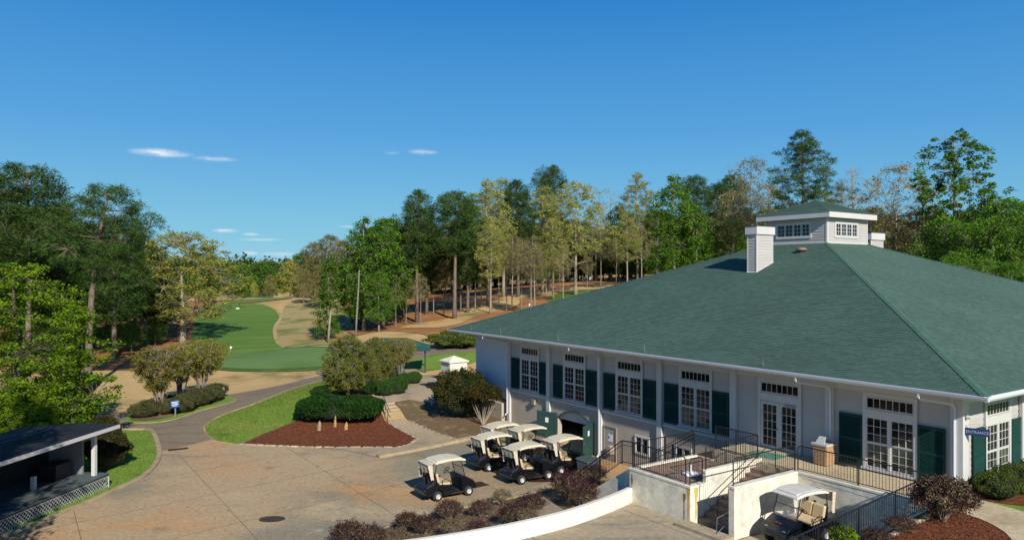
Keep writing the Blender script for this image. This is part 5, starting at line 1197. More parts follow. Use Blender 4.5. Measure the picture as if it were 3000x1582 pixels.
# pavilion with the green roof behind the crape myrtles
pv = plane(1150, 1120, 1.2); pv = Vector(((1148-CU)/F*71, 71, 1.25)); pav = thing('pavilion', 'open pavilion with a dark green hipped roof behind the spreading trees', 'pavilion', tuple(pv), .12)
PG = mat('pavilion_roof', (.018, .095, .075), .8, var=.15, scale=2); w2, d2 = 3.7, 2.6
q4 = []
for (s0, s1, e0, e1) in (((-w2, -d2), (w2, -d2), (-1.3, 0), (1.3, 0)), ((w2, d2), (-w2, d2), (1.3, 0), (-1.3, 0)), ((w2, -d2), (w2, d2), (1.3, 0), (1.3, 0)), ((-w2, d2), (-w2, -d2), (-1.3, 0), (-1.3, 0))):
    A, B, C_, D_ = Vector((*s0, 2.25)), Vector((*s1, 2.25)), Vector((*e1, 3.2)), Vector((*e0, 3.2))
    for r_ in range(12):
        t0, t1 = r_/12, (r_+1)/12; q4.append([tuple(A.lerp(D_, t0)+Vector((0, 0, .02))), tuple(B.lerp(C_, t0)+Vector((0, 0, .02))), tuple(B.lerp(C_, t1)), tuple(A.lerp(D_, t1))])
link('roof', raw_mesh('pavilion_roof', np.array(q4), PG), pav)
MB().box(-w2, w2, -d2, d2, 2.12, 2.24).build('fascia', TRIMDARK, pav)
for sx in (-1, 0, 1):
    for sy in (-1, 1): MB().box(sx*(w2-.5)-.08, sx*(w2-.5)+.08, sy*(d2-.4)-.08, sy*(d2-.4)+.08, -.3, 2.12).build('post', TRIMDARK, pav)
MB().box(-w2+.3, w2-.3, -d2+.2, d2-.2, -.2, .05).build('floor', M_PATH, pav)
MB().box(-1.2, 1.2, -.3, .3, .42, .48).build('bench', PAPER, pav)
# ---------------------------------------------------------------- lattice stage shed, lower left
sh = thing('stage_shed', 'open fronted stage shed with dark roof, raised deck and white lattice skirt', 'shed', (-20.0, 36.3, 0), 0)
e = Vector((.113, .9936, 0)).normalized(); nrm = Vector((-e.y, e.x, 0))           # e runs along the front towards the right end
S = Matrix(((e.x, nrm.x, 0, 0), (e.y, nrm.y, 0, 0), (0, 0, 1, 0), (0, 0, 0, 1)))   # local x along front (0 = right end), y back into the shed
DECK = mat('painted_deck', (.09, .115, .11), .6, var=.35, scale=1.2); L_ = -12.5
SHROOF = mat('dark_roofing', (.014, .018, .022), .85, var=.4, scale=1.5, isl=.2)
for k in range(16):
    y = k*.2; MB(S).box(L_, .15, y+.004, y+.196, .70, .745).build('deck_board', DECK, sh)
MB(S).box(L_, .12, .05, 3.4, .60, .70).build('deck_frame', BLACKM, sh)
MB(S).box(L_, .13, .02, .05, .60, .69).build('deck_rim', mat('dark_rim', (.03, .035, .035), .7), sh)
mb = MB(S); z0, z1 = .0, .60; n = 200; st_ = .19
lat = []
k = 0; x = L_
while x < .13:
    for dr_, y in ((1, .028), (-1, .040)):
        xa, xb = x, x+dr_*(z1-z0); za, zb = z0, z1
        if xb > .13: zb = z0+(z1-z0)*(.13-xa)/(xb-xa); xb = .13
        if xb < L_: zb = z0+(z1-z0)*(xa-L_)/(xa-xb); xb = L_
        w_ = .019
        mb.quad((xa-w_, y, za), (xa+w_, y, za), (xb+w_, y, zb), (xb-w_, y, zb))
    x += st_
mb.box(L_, .13, .02, .05, .58, .62); mb.box(L_, .13, .02, .05, -.02, .04); mb.box(.10, .14, .015, .055, 0, .6)
mb.build('lattice', WHITE, sh)
mb = MB(S @ Matrix.Translation((.12, .05, 0)) @ Matrix.Rotation(math.pi/2, 4, 'Z'))
x = 0
while x < 2.9:
    for dr_, y in ((1, -.0), (-1, .012)):
        xe = min(max(x+dr_*.6, 0), 2.9); ze = abs(xe-x); mb.quad((x-.014, y, 0), (x+.014, y, 0), (xe+.014, y, ze), (xe-.014, y, ze))
    x += .19
mb.build('lattice', WHITE, sh)
zf, zbk = 3.02, 3.05; D = 2.45
q4 = []
for r_ in range(12):
    for c_ in range(40):
        x0, x1 = L_-.3+c_*.34, L_-.3+(c_+1)*.34; x1 = min(x1, .75); t0, t1 = r_/12, (r_+1)/12
        q4.append([tuple(S @ Vector((x0, -.1+D*t0, zf+(zbk-zf)*t0+.02))), tuple(S @ Vector((x1-.01, -.1+D*t0, zf+(zbk-zf)*t0+.02))), tuple(S @ Vector((x1-.01, -.1+D*t1, zf+(zbk-zf)*t1+.005))), tuple(S @ Vector((x0, -.1+D*t1, zf+(zbk-zf)*t1+.005)))])
o = link('shingles', raw_mesh('shed_shingles', np.array(q4), SHROOF), sh); o['kind'] = 'stuff'
MB(S).hexa([(L_-.3, -.1, zf-.15), (.75, -.1, zf-.15), (.75, D-.1, zbk-.15), (L_-.3, D-.1, zbk-.15), (L_-.3, -.1, zf), (.75, -.1, zf), (.75, D-.1, zbk), (L_-.3, D-.1, zbk)]).build('roof', TRIMDARK, sh)
MB(S).hexa([(L_-.3, D-.1, zbk-.15), (.75, D-.1, zbk-.15), (.75, 5.2, 2.6), (L_-.3, 5.2, 2.6), (L_-.3, D-.1, zbk), (.75, D-.1, zbk), (.75, 5.2, 2.75), (L_-.3, 5.2, 2.75)]).build('back_roof', SHROOF, sh)
MB(S).box(L_-.3, .76, -.14, -.105, zf-.17, zf+.01).build('fascia', WHITE, sh)
MB(S).box(L_, -.1, 3.0, 3.1, .0, 3.0).build('back_wall', DK, sh)
MB(S).box(-.2, -.1, 1.2, 3.0, .7, 3.0).build('side_panel', mat('dim_white', (.20, .21, .22), .7, var=.1), sh)
for x in (-.38, -7.2): MB(S).box(x-.09, x+.09, .35, .53, .745, 2.9).build('post', WHITE, sh)
for x in (-2.9, -8.3): MB(S).box(x-.09, x+.09, 1.5, 1.68, .745, 1.35).build('short_post', WHITE, sh)
MB(S).box(-1.6, -.55, 1.5, 2.4, .745, 1.5).build('cabinet', BLACKM, sh, bevel=.02)
# mulch chips, leaf litter
def chips(name, sampler, n, m, s=(.03, .09), seed=1):
    r = random.Random(seed); arr = []
    for _ in range(n):
        q = sampler(r)
        if q is None: continue
        a = r.uniform(0, math.pi); l, w_ = r.uniform(*s), r.uniform(.012, .03); d = Vector((math.cos(a), math.sin(a), r.uniform(-.35, .35)))*l/2; e_ = Vector((-math.sin(a), math.cos(a), r.uniform(-.4, .4)))*w_/2
        q = q+Vector((0, 0, r.uniform(.012, .035))); arr.append([tuple(q-d-e_), tuple(q+d-e_), tuple(q+d+e_), tuple(q-d+e_)])
    o = link(name, raw_mesh(name, np.array(arr), m)); o['kind'] = 'stuff'; o['label'] = name.replace('_', ' ')+' scattered over the bed'; o['category'] = 'mulch'; return o
def inpoly(x, y, P):
    c = False; j = len(P)-1
    for i in range(len(P)):
        if (P[i][1] > y) != (P[j][1] > y) and x < (P[j][0]-P[i][0])*(y-P[i][1])/(P[j][1]-P[i][1])+P[i][0]: c = not c
        j = i
    return c
def s1_(r):
    x, y = r.uniform(-19, -5), r.uniform(44, 56)
    return Vector((x, y, hgt(x, y)+.06)) if inpoly(x, y, bedpts) else None
def s2_(r):
    x, y = r.uniform(9, 20), r.uniform(17, 27)
    if not inpoly(x, y, [tuple(q.xy) for q in mbed]): return None
    d = Vector((x-CX, y-CY)); return Vector((x, y, slopez(0, -(d.x*cT+d.y*sT))+.03))
chips('mulch_chips', s1_, 14000, M_CHIP, (.06, .16), 1); chips('mulch_chips', s2_, 16000, M_CHIP, (.04, .12), 2)
def s3_(r):
    k = r.random(); x, y = (r.uniform(-24, 2), r.uniform(28, 49)) if k < .5 else (r.gauss(-12, 5), r.gauss(46.3, .5))
    return Vector((x, y, hgt(x, y)+.03)) if inpoly(x, y, yard) else None
chips('yard_debris', s3_, 1500, mat('debris_chip', (.16, .10, .05), .95, isl=.6), (.04, .12), 7)
chips('leaf_litter', lambda r: bedpt(r.random(), r.random()), 6000, mat('litter_chip', (.26, .19, .10), .95, isl=.6), (.04, .1), 3)
# ================================================================== VEGETATION
def leaves(C, rad, n_per, size, asp, rng, flat=.6, out=.0, droop=0., tri=False):
    """C (m,3) clump centres -> separate leaf polygons"""
    m = len(C); n = m*n_per; c = np.repeat(C, n_per, 0)
    d = rng.normal(size=(n, 3)); d /= np.linalg.norm(d, axis=1)[:, None]+1e-9
    r = rng.random(n)**.5*np.repeat(rad, n_per); p = c+d*np.stack([r, r, r*flat], 1)
    if out > 0: ax_ = d*np.array([1, 1, .7])+rng.normal(size=(n, 3))*(1-out)
    else: ax_ = rng.normal(size=(n, 3))*np.array([1, 1, .5])
    ax_[:, 2] -= droop; ax_ /= np.linalg.norm(ax_, axis=1)[:, None]+1e-9
    nn = rng.normal(size=(n, 3)); nn[:, 2] += .9; sd = np.cross(ax_, nn); sd /= np.linalg.norm(sd, axis=1)[:, None]+1e-9
    s = size*(.6+.8*rng.random(n))[:, None]; a = ax_*s/2; b = sd*s*asp/2
    if tri: return np.stack([p-a*.2-b, p-a*.2+b, p+a*1.8], 1)
    return np.stack([p-a, p+b, p+a, p-b], 1)
def make_tree(key, H, zb, rx, prof, nl, nt_, npl, crad, lsize, asp, lmat, bmat, tr=.28, seed=1, out=0, flat=.6, droop=0, upsweep=.35, lean=0, tri=False, fork=False, twigs=0, shell=.55, lump=.35, bare_frac=0, stems=1, zstart=None):
    rng = np.random.default_rng(seed); r = random.Random(seed); mb = MB()
    def trunk(z, k=0): 
        t = z/H; return Vector((lean*t*t*H*.2+.25*math.sin(3*t+seed)*t+stem_dir[k][0]*z**.8, .25*math.sin(2.3*t+seed*2)*t+stem_dir[k][1]*z**.8, z))
    stem_dir = [(0, 0)] if stems == 1 else [(math.cos(i*2*math.pi/stems+seed)*r.uniform(.12, .42), math.sin(i*2*math.pi/stems+seed)*r.uniform(.12, .42)) for i in range(stems)]
    ztop = H*(.62 if fork else .97)
    for k in range(stems):
        n = 9; mb.tube([trunk(ztop*i/n, k) if i else trunk(0, k)-Vector((0, 0, .4)) for i in range(n+1)], [tr*(1.35 if i == 0 else 1)*(1-.82*(i/n))**.9+.02 for i in range(n+1)], 8 if stems == 1 else 5)
    ph = [r.uniform(0, 6.28) for _ in range(6)]
    def env(zn, a):
        b = np.interp(zn, prof[0], prof[1]); l = 1+lump*(.5*np.sin(3*a+ph[0]+5*zn)+.35*np.sin(5*a+ph[1]-7*zn)+.3*np.sin(11*zn+ph[2]+2*a))
        return rx*b*l
    limbs = []
    for i in range(nl):
        zn = (i+.5)/nl*.96+r.uniform(-.03, .03); zn = min(.98, max(.02, zn)); a = i*2.399+r.uniform(-.5, .5)
        R = float(env(zn, a))*r.uniform(.55, .92); ze = zb+(H-zb)*zn
        z0 = max(zb*.75, ze-R*upsweep-r.uniform(0, .1)*H*.3); z0 = min(z0, ztop*.98)
        if zstart: z0 = max(zstart, z0*.8)
        k = i % stems; s = trunk(z0, k); e = Vector((math.cos(a)*R+trunk(min(ze, ztop)).x, math.sin(a)*R+trunk(min(ze, ztop)).y, ze)); mid = s.lerp(e, .5)+Vector((0, 0, -R*.10+r.uniform(-.1, .2)*R*.4))+Vector((r.uniform(-.1, .1), r.uniform(-.1, .1), 0))*R
        q = [s, s.lerp(mid, .55)+Vector((r.uniform(-.04, .04)*R, r.uniform(-.04, .04)*R, .0)), mid, mid.lerp(e, .5)+Vector((r.uniform(-.06, .06)*R, r.uniform(-.06, .06)*R, r.uniform(-.03, .06)*R)), e]
        rr0 = tr*(.30 if stems > 1 else .36)*(1-.55*z0/H)*(.6+R/rx*.5); mb.tube(q, [rr0, rr0*.75, rr0*.55, rr0*.38, rr0*.18+.008], 5, cap=False); limbs.append([q, rr0])
    lp_ = np.array([[tuple(p) for p in q[0]] for q in limbs]); pts = lp_[:, 1:].reshape(-1, 3)
    # targets
    T = []
    while len(T) < nt_:
        zn = r.random(); b = np.interp(zn, prof[0], prof[1])
        if r.random() > b*.8+.2: continue
        a = r.uniform(0, 2*math.pi); R = float(env(zn, a))*(shell+(1-shell)*r.random()) if r.random() < .8 else float(env(zn, a))*r.random(); zz = zb+(H-zb)*zn; t = trunk(min(zz, ztop)) if stems == 1 else Vector((0, 0, 0))
        T.append((t.x*(stems == 1)+math.cos(a)*R, t.y*(stems == 1)+math.sin(a)*R, zz))
    T = np.array(T); keep = []
    for i, t in enumerate(T):
        d = ((pts-t)**2); d = d[:, 0]+d[:, 1]+d[:, 2]*1.5; j = int(np.argmin(d)); s = Vector(pts[j]); e = Vector(t); 
        if out > .5 and nl > 10 and math.sqrt(d[j]) > rx*.6: continue
        keep.append(i); L_ = (e-s).length; m = s.lerp(e, .5)+Vector((r.uniform(-.12, .12), r.uniform(-.12, .12), r.uniform(-.05, .15)))*L_
        w = tr*.05+.012; mb.tube([s, m, e], [w, w*.7, w*.35], 3, cap=False)
        for _ in range(twigs):
            f = r.uniform(.3, 1); b_ = s.lerp(e, f); v = Vector((r.gauss(0, 1), r.gauss(0, 1), r.gauss(.7, .8))).normalized()*r.uniform(.4, 1.1)*crad*1.6
            mb.tube([b_, b_+v*.5+Vector((0, 0, .04)), b_+v], [w*.45, w*.35, w*.2], 3, cap=False)
    T = T[keep]
    if bare_frac: T = T[rng.random(len(T)) > bare_frac]
    rad = crad*(.6+.8*rng.random(len(T)))
    arr = leaves(T, rad, npl, lsize, asp, rng, flat, out, droop, tri)
    tm = mb.build('trunk', bmat); tme = tm.data; bpy.data.objects.remove(tm)
    tme.polygons.foreach_set('use_smooth', [True]*len(tme.polygons))
    TREES[key] = (tme, raw_mesh('crown', arr, lmat), H)
TREES = {}
P_PINE = ([0, .12, .35, .6, .85, 1], [.35, .8, 1, .82, .55, .12]); P_PINEROUND = ([0, .2, .5, .8, 1], [.25, .75, 1, .9, .35]); P_OAK = ([0, .15, .4, .7, .9, 1], [.55, .9, 1, .85, .55, .15])
P_TALL = ([0, .15, .4, .7, .9, 1], [.5, .85, 1, .75, .45, .12]); P_COL = ([0, .1, .5, .85, 1], [.8, 1, .9, .5, .1]); P_VASE = ([0, .2, .5, .8, 1], [.25, .55, .9, 1, .45])
make_tree('pineA', 18.5, 9.8, 4.6, P_PINEROUND, 22, 420, 80, .60, .30, .16, LPINE, BARKP, .34, 3, out=.75, flat=.5, upsweep=.15, lean=.5, tri=True, lump=.45, shell=.5)
make_tree('pine1', 22, 9.5, 4.2, P_PINE, 26, 430, 58, .72, .38, .20, LPINE, BARKP, .30, 11, out=.75, flat=.55, upsweep=.12, tri=True, lump=.4)
make_tree('pine2', 22, 11, 4.0, P_PINEROUND, 24, 430, 58, .75, .38, .20, LPINE, BARKP, .30, 12, out=.75, flat=.5, upsweep=.2, tri=True, lump=.5)
make_tree('pine3', 20, 5.5, 4.4, P_PINE, 30, 520, 52, .78, .38, .22, LPINE, BARKP, .28, 13, out=.7, flat=.55, upsweep=.1, tri=True, lump=.4)
make_tree('pinetall', 22, 10.0, 5.2, ([0, .1, .3, .5, .8, 1], [.5, .6, 1, .85, .45, .12]), 22, 330, 60, .62, .36, .20, LPINE, BARKP, .30, 17, out=.75, flat=.42, upsweep=.05, tri=True, lump=.6)
make_tree('dense1', 16, 3.0, 4.6, P_OAK, 14, 330, 42, .85, .30, .6, LDENSE, BARK, .26, 21, flat=.7)
make_tree('dense2', 17, 2.2, 4.2, P_TALL, 15, 340, 40, .85, .30, .6, LDENSE, BARK, .24, 22, flat=.65, lump=.45)
make_tree('column', 16, 1.2, 2.4, P_COL, 14, 240, 40, .7, .28, .6, LDENSE, BARKL, .18, 23, flat=.7, lump=.4)
make_tree('oak1', 15, 3.4, 6.6, P_OAK, 16, 520, 60, .72, .20, .6, LOAK, BARKL, .36, 31, flat=.55, fork=True, upsweep=.55, twigs=1, shell=.6, lump=.3)
make_tree('oak2', 18, 6.5, 5.0, P_OAK, 16, 380, 46, .7, .21, .6, LYG, BARKL, .28, 32, flat=.5, fork=True, upsweep=.6, twigs=1, shell=.55, lump=.45)
make_tree('oak3', 18, 7.0, 4.0, P_TALL, 14, 330, 44, .7, .20, .6, LYG, BARKL, .22, 33, flat=.6, upsweep=.7, twigs=1, lump=.4)
make_tree('bud1', 16, 7.5, 4.0, P_TALL, 16, 230, 18, .65, .19, .6, LBUD, BARKL, .17, 41, flat=.7, upsweep=.9, twigs=3, lump=.4)
make_tree('bud2', 16, 8.0, 3.4, P_TALL, 14, 210, 17, .65, .19, .6, LBUD, BARK, .14, 42, flat=.7, upsweep=1., twigs=3, lump=.4)
make_tree('bud3', 15, 2.5, 4.6, P_OAK, 18, 420, 34, .8, .26, .6, LBUD, BARK, .17, 43, flat=.7, upsweep=.7, twigs=2, lump=.35)
make_tree('pale1', 17, 6, 4.0, P_TALL, 14, 190, 9, .6, .14, .6, LPALE, BARKL, .18, 44, flat=.7, upsweep=1.1, twigs=4, lump=.4)
make_tree('willow', 14, 4, 5.4, P_OAK, 18, 260, 26, .75, .20, .6, LPALE, BARKL, .24, 45, flat=.6, fork=True, upsweep=.9, twigs=3, lump=.55)
make_tree('odd', 20, 8.5, 4.8, ([0, .1, .35, .6, .8, 1], [.5, .45, 1, .6, .65, .25]), 20, 260, 60, .62, .27, .65, LDENSE, BARK, .24, 51, flat=.6, upsweep=1.0, twigs=1, lump=.6, shell=.8, bare_frac=.15)
make_tree('maple1', 11, 1.2, 5.2, P_OAK, 18, 640, 76, .62, .15, .7, LBRIGHT, BARKD, .2, 61, flat=.4, lump=.35, shell=.6)
make_tree('maple2', 8, .4, 4.4, P_OAK, 16, 540, 76, .55, .14, .7, LBRIGHT, BARKD, .16, 62, flat=.4, lump=.35, shell=.6)
make_tree('green2', 13, .8, 5.4, P_OAK, 16, 420, 40, .8, .26, .6, leafmat('leaves_spring', (.06, .17, .02), (.18, .31, .04), .35, .35, .6), BARK, .22, 63, flat=.6, lump=.4)
make_tree('crape1', 5.0, 1.9, 2.0, P_VASE, 16, 360, 34, .28, .11, .6, LCRAPE, BARK, .055, 71, flat=.8, stems=7, upsweep=1.2, twigs=2, lump=.2, zstart=.5)
make_tree('crape2', 5.2, 1.9, 2.4, P_VASE, 18, 440, 34, .28, .11, .6, LCRAPE, BARK, .055, 72, flat=.8, stems=8, upsweep=1.2, twigs=2, lump=.25, zstart=.5)
make_tree('spread', 5.6, .7, 3.3, P_OAK, 26, 900, 48, .36, .13, .5, leafmat('leaves_spread', (.07, .11, .016), (.24, .25, .04), .3, .45, 1.2), BARK, .08, 73, flat=.5, stems=6, upsweep=.9, twigs=2, lump=.3, zstart=.3, shell=.5)
make_tree('far1', 15, 1.5, 5.6, P_OAK, 8, 220, 26, 1.3, .55, .7, LDENSE, BARK, .25, 81, flat=.7)
make_tree('far2', 15, 1.5, 5.0, P_OAK, 8, 200, 24, 1.3, .5, .7, LBUD, BARK, .25, 82, flat=.7)
make_tree('far3', 15, 1.5, 5.4, P_OAK, 8, 200, 24, 1.3, .5, .7, LOAK, BARK, .25, 83, flat=.7)
rt_ = random.Random(77)
WF = (('tall pine', 'pine tree'),)
def place(key, u, Y, vtop, label, wf=1.0, group=None, cat='tree', name=None, rz=None, zadd=0, z=None):
    x = (u-CU)/F*Y; g = hgt(x, Y) if z is None else z; tme, cme, H = TREES[key]; top = CAMZ-(vtop-CV)/F*Y; s = max(.2, (top-g)/H)
    t = thing(name or {'pine': 'pine_tree', 'oak': 'oak_tree', 'bud': 'budding_tree', 'cra': 'crape_myrtle', 'map': 'maple_tree'}.get(key[:3] if not key.startswith('pine') else 'pine', 'leafy_tree'), label, cat, (x, Y, g+zadd), rt_.uniform(0, 6.28) if rz is None else rz, group)
    t.scale = (s*wf, s*wf, s); link('trunk', tme, t); link('crown', cme, t); return t
# ---- left side
place('pineA', 258, 65.7, 545, 'tall open crowned pine with a bare pale trunk, nearest pine on the left', 1.0, rz=.6)
place('pine2', 82, 78, 484, 'tallest dense pine at the far left edge of the picture', 1.05, rz=1.5)
place('pine3', -30, 84, 520, 'dense pine half cut off by the left picture edge', 1.1)
place('pine3', 170, 92, 600, 'dark pine filling the gap behind the two nearest left pines', 1.25)
place('pine3', 335, 90, 640, 'dark pine with its trunk base in shade right of the open crowned pine', 1.25)
place('pine3', 415, 104, 690, 'low branching dark pine just left of the golden oak', 1.3)
place('pine3', 265, 104, 660, 'dark pine deep in the left wood', 1.3)
place('pine1', 60, 104, 610, 'pine deep in the left wood behind the bright maple', 1.3)
place('pine3', 30, 95, 700, 'bushy pine behind the bright maple crown', 1.4)
place('pine3', 130, 118, 640, 'shaded pine far back in the left wood', 1.5)
place('dense2', 455, 118, 745, 'dark broadleaf tree behind the golden oak on its left', 1.25)
place('dense1', 395, 120, 790, 'dark understory tree between the left pines', 1.5)
place('dense1', 310, 100, 900, 'low dark tree under the left pines', 1.6)
place('dense1', 230, 96, 930, 'low shaded tree behind the bare pine trunk', 1.6)
place('dense2', 500, 135, 800, 'leafy tree behind the trunk of the golden oak', 1.2)
place('dense1', 385, 96, 940, 'low evergreen bush tree at the wood edge by the straw slope', 1.5)
place('dense1', 455, 104, 930, 'low evergreen at the wood edge left of the oak trunk', 1.4)
place('dense1', 150, 90, 900, 'low shaded evergreen behind the maple', 1.6)
place('oak1', 536, 106, 682, 'broad golden green oak beside the fairway', 1.2)
place('maple1', 52, 45, 772, 'bright lime green maple in the left foreground', .98)
place('maple2', 190, 50, 1080, 'lower lime green maple beside the shed roof', 1.0)
place('maple2', 60, 42, 1130, 'lime green foliage low over the shed roof at the left edge', .9)
place('maple2', 130, 56, 990, 'lime green maple bough between the shed and the pines', .9)
for k_, x_, y_, s_, l_ in (('oak2', -15.8, 11.0, (.64, .64, 1.13), 'tall unseen oak outside the left picture edge, placed to shade the stage shed'), ('dense2', -17.2, 17.0, (.74, .74, 1.15), 'tall unseen green tree outside the left picture edge, placed to shade the stage shed')):
    t_ = thing('shade_tree', l_, 'tree', (x_, y_, 0), 1.0); t_.scale = s_; link('trunk', TREES[k_][0], t_); link('crown', TREES[k_][1], t_)  # unseen trees, added to cast the shade lying on the stage shed
# ---- island and terrace trees
place('crape1', 465, 54.5, 1020, 'vase shaped crape myrtle at the left end of the island', 1.0)
place('crape1', 528, 59, 1010, 'slender crape myrtle in the middle of the island', .85)
place('crape2', 590, 61.5, 998, 'largest crape myrtle at the right of the island', 1.0)
place('spread', 1020, 57.5, 985, 'wide spreading olive leaved tree behind the clipped hedge', .80, name='spreading_tree')
place('spread', 1100, 62, 990, 'olive leaved tree in front of the pavilion roof', .72, name='spreading_tree')
place('crape2', 1172, 66, 992, 'white stemmed tree beside the pavilion posts', .95)
# ---- middle distance between oak and right wood
for i, (k, u, Y, vt, w, l) in enumerate([
    ('far1', 712, 215, 775, 1.0, 'round bright green tree beyond the fairway in the gap'), ('far1', 668, 240, 790, 1.0, 'green tree beyond the fairway right behind the golden oak'),
    ('far1', 765, 260, 768, 1.2, 'wide green tree at the back of the far green'), ('far1', 800, 225, 800, .8, 'lower green tree behind the brown saplings'), ('far2', 792, 205, 806, .8, 'brown budding tree on the far straw mound'),
    ('far3', 850, 225, 763, 1.0, 'yellow green tree right of the far brown budding tree'), ('far1', 885, 240, 742, 1.0, 'green tree standing higher at the foot of the right wood'), ('far1', 868, 190, 825, .7, 'small vivid green bush tree on the far mound'),
    ('bud3', 918, 185, 712, 1.1, 'tan budding tree at the left end of the right wood'), ('bud3', 965, 175, 690, 1.1, 'tallest tan budding tree left of the dark column tree'), ('bud3', 1012, 168, 705, 1.1, 'tan budding tree behind the dark column tree'),
    ('bud3', 890, 160, 790, 1.0, 'low tan budding tree above the bare bank'), ('bud3', 940, 150, 790, 1.2, 'tan tree low behind the column tree'), ('far3', 745, 205, 825, .7, 'small yellowish tree on the far mound'),
    ('far1', 620, 230, 810, 1.1, 'green tree seen under the oak boughs'), ('far1', 560, 220, 800, 1.1, 'green tree beyond the fairway left of the gap'), ('far2', 735, 300, 780, 1.2, 'brown tree at the back of the gap')]):
    place(k, u, Y, vt, l, w, name='far_tree')
for i in range(26):
    u = 500+i*22+rt_.uniform(-8, 8); Y = rt_.uniform(330, 420); k = rt_.choice(['far1', 'far1', 'far3', 'far2'])
    place(k, u, Y, 768+rt_.uniform(-6, 9), 'distant tree in the treeline closing the fairway gap', 1.3, 'trees of the distant treeline', name='distant_tree')
# ---- right wood
R_ = [('column', 962, 103, 742, 1.0, 'narrow dark green column shaped tree at the wood corner'),
 ('dense2', 1066, 112, 640, .95, 'tall green tree with its thin top at the left end of the wood'), ('dense1', 1122, 114, 648, .95, 'green tree just left of the flat topped pines'), ('dense2', 1150, 122, 642, .9, 'green tree partly hidden by the left flat topped pine'),
 ('dense1', 1040, 118, 745, 1.0, 'lower green tree beside the leaning pale trunk'), ('dense1', 1110, 108, 800, 1.0, 'low green tree at the wood edge over the tan bank'), ('pine1', 1222, 118, 560, 1.0, 'left one of the two flat topped dark pines'),
 ('pine3', 1250, 126, 640, 1.1, 'dark pine under the left flat topped pine'), ('pine2', 1332, 116, 562, 1.15, 'right one of the two flat topped dark pines'), ('pine3', 1370, 122, 590, 1.0, 'dark pine against the yellow green trees'), ('pine3', 1180, 128, 690, 1.2, 'dark pine low behind the green trees'),
 ('oak3', 1430, 128, 528, 1.1, 'yellow green tall tree right of the flat topped pines'), ('oak3', 1475, 140, 524, 1.1, 'yellow green tall tree with a feathery top'), ('pine1', 1518, 135, 530, 1.0, 'dark pine between the golden trees'), ('pine2', 1608, 152, 488, .8, 'highest round headed pine in the middle of the wood'),
 ('oak3', 1590, 140, 548, 1.0, 'golden tree under the round headed pine'), ('oak2', 1686, 131, 534, 1.05, 'golden oak with a stout pale trunk above the roof slope'), ('oak3', 1620, 128, 640, .9, 'smaller golden tree left of the stout oak'),
 ('pale1', 1790, 172, 545, .9, 'grey leafless looking tree against the sky'), ('pale1', 1745, 165, 600, .9, 'thin pale tree right of the stout oak'), ('dense1', 1812, 162, 608, 1.0, 'rounded dark green tree right of the stout oak'), ('oak3', 1868, 152, 508, .85, 'sparse orange budding tree standing high over its neighbours'),
 ('dense2', 1975, 150, 517, 1.05, 'tall bright green tree in the wood behind the roof slope'), ('dense1', 1925, 146, 620, 1.0, 'green tree left below the tall bright green one'), ('pine2', 2032, 170, 518, .9, 'dark pine just right of the tall bright green tree'), ('dense2', 2040, 150, 600, 1.0, 'green tree above the ridge of the left slope'),
 ('pine2', 2150, 185, 516, 1.0, 'dark pine top over the brown wood'), ('pine2', 2105, 180, 540, 1.0, 'dark pine left of the brown wood'), ('bud1', 2205, 160, 462, 1.0, 'tall brown budding tree left of the highest pine'), ('bud1', 2145, 150, 560, 1.1, 'brown budding tree behind the chimney'),
 ('bud2', 2250, 150, 540, 1.1, 'brown budding tree left of the cupola'), ('pinetall', 2352, 132, 382, 1.02, 'highest pine of the picture rising over the cupola'), ('oak3', 2420, 145, 560, 1.0, 'yellow leaved tree between the highest pine and the pale trees'), ('bud3', 2330, 140, 600, 1.1, 'brown tree under the highest pine'),
 ('pale1', 2502, 150, 480, 1.0, 'tallest pale bare tree right of the highest pine'), ('pale1', 2462, 155, 515, 1.0, 'pale bare tree next to the highest pine'), ('willow', 2625, 130, 486, 1.0, 'wide sparse tree with creamy tufts right of the cupola'), ('bud3', 2560, 135, 610, 1.2, 'brown tree behind the second chimney'),
 ('odd', 2795, 112, 386, 1.0, 'gaunt tree with green tufts and dead limbs high on the right'), ('bud3', 2690, 120, 620, 1.2, 'brown tree left of the gaunt tree'), ('oak3', 2735, 118, 640, 1.0, 'yellow green tree at the foot of the gaunt tree')]
for k, u, Y, vt, w, l in R_: place(k, u, Y, vt, l, w)
for i, (u, Y, vt, w) in enumerate([(2770, 108, 640, 1.0), (2830, 104, 655, 1.0), (2868, 112, 605, 1.0), (2905, 98, 640, 1.0), (2945, 106, 585, 1.0), (2990, 96, 620, 1.0), (3050, 102, 590, 1.1), (2800, 92, 740, 1.0), (2880, 88, 760, 1.0), (2960, 86, 770, 1.0), (3040, 84, 790, 1.0), (3120, 98, 600, 1.1)]):
    place('green2', u, Y, vt, ['front tree of the vivid green mass, left of centre', 'vivid green tree at the left shoulder of the mass', 'vivid green tree behind, beside the gaunt tree', 'vivid green tree in the middle of the mass', 'highest vivid green tree near the right edge', 'vivid green tree touching the right picture edge', 'vivid green tree just outside the right edge, highest', 'low vivid green tree right above the roof slope', 'low vivid green tree in the centre above the roof slope', 'low vivid green tree above the roof slope near the right edge', 'low vivid green tree outside the right edge', 'vivid green tree farthest right outside the picture'][i], w, 'vivid green trees right of the cupola')
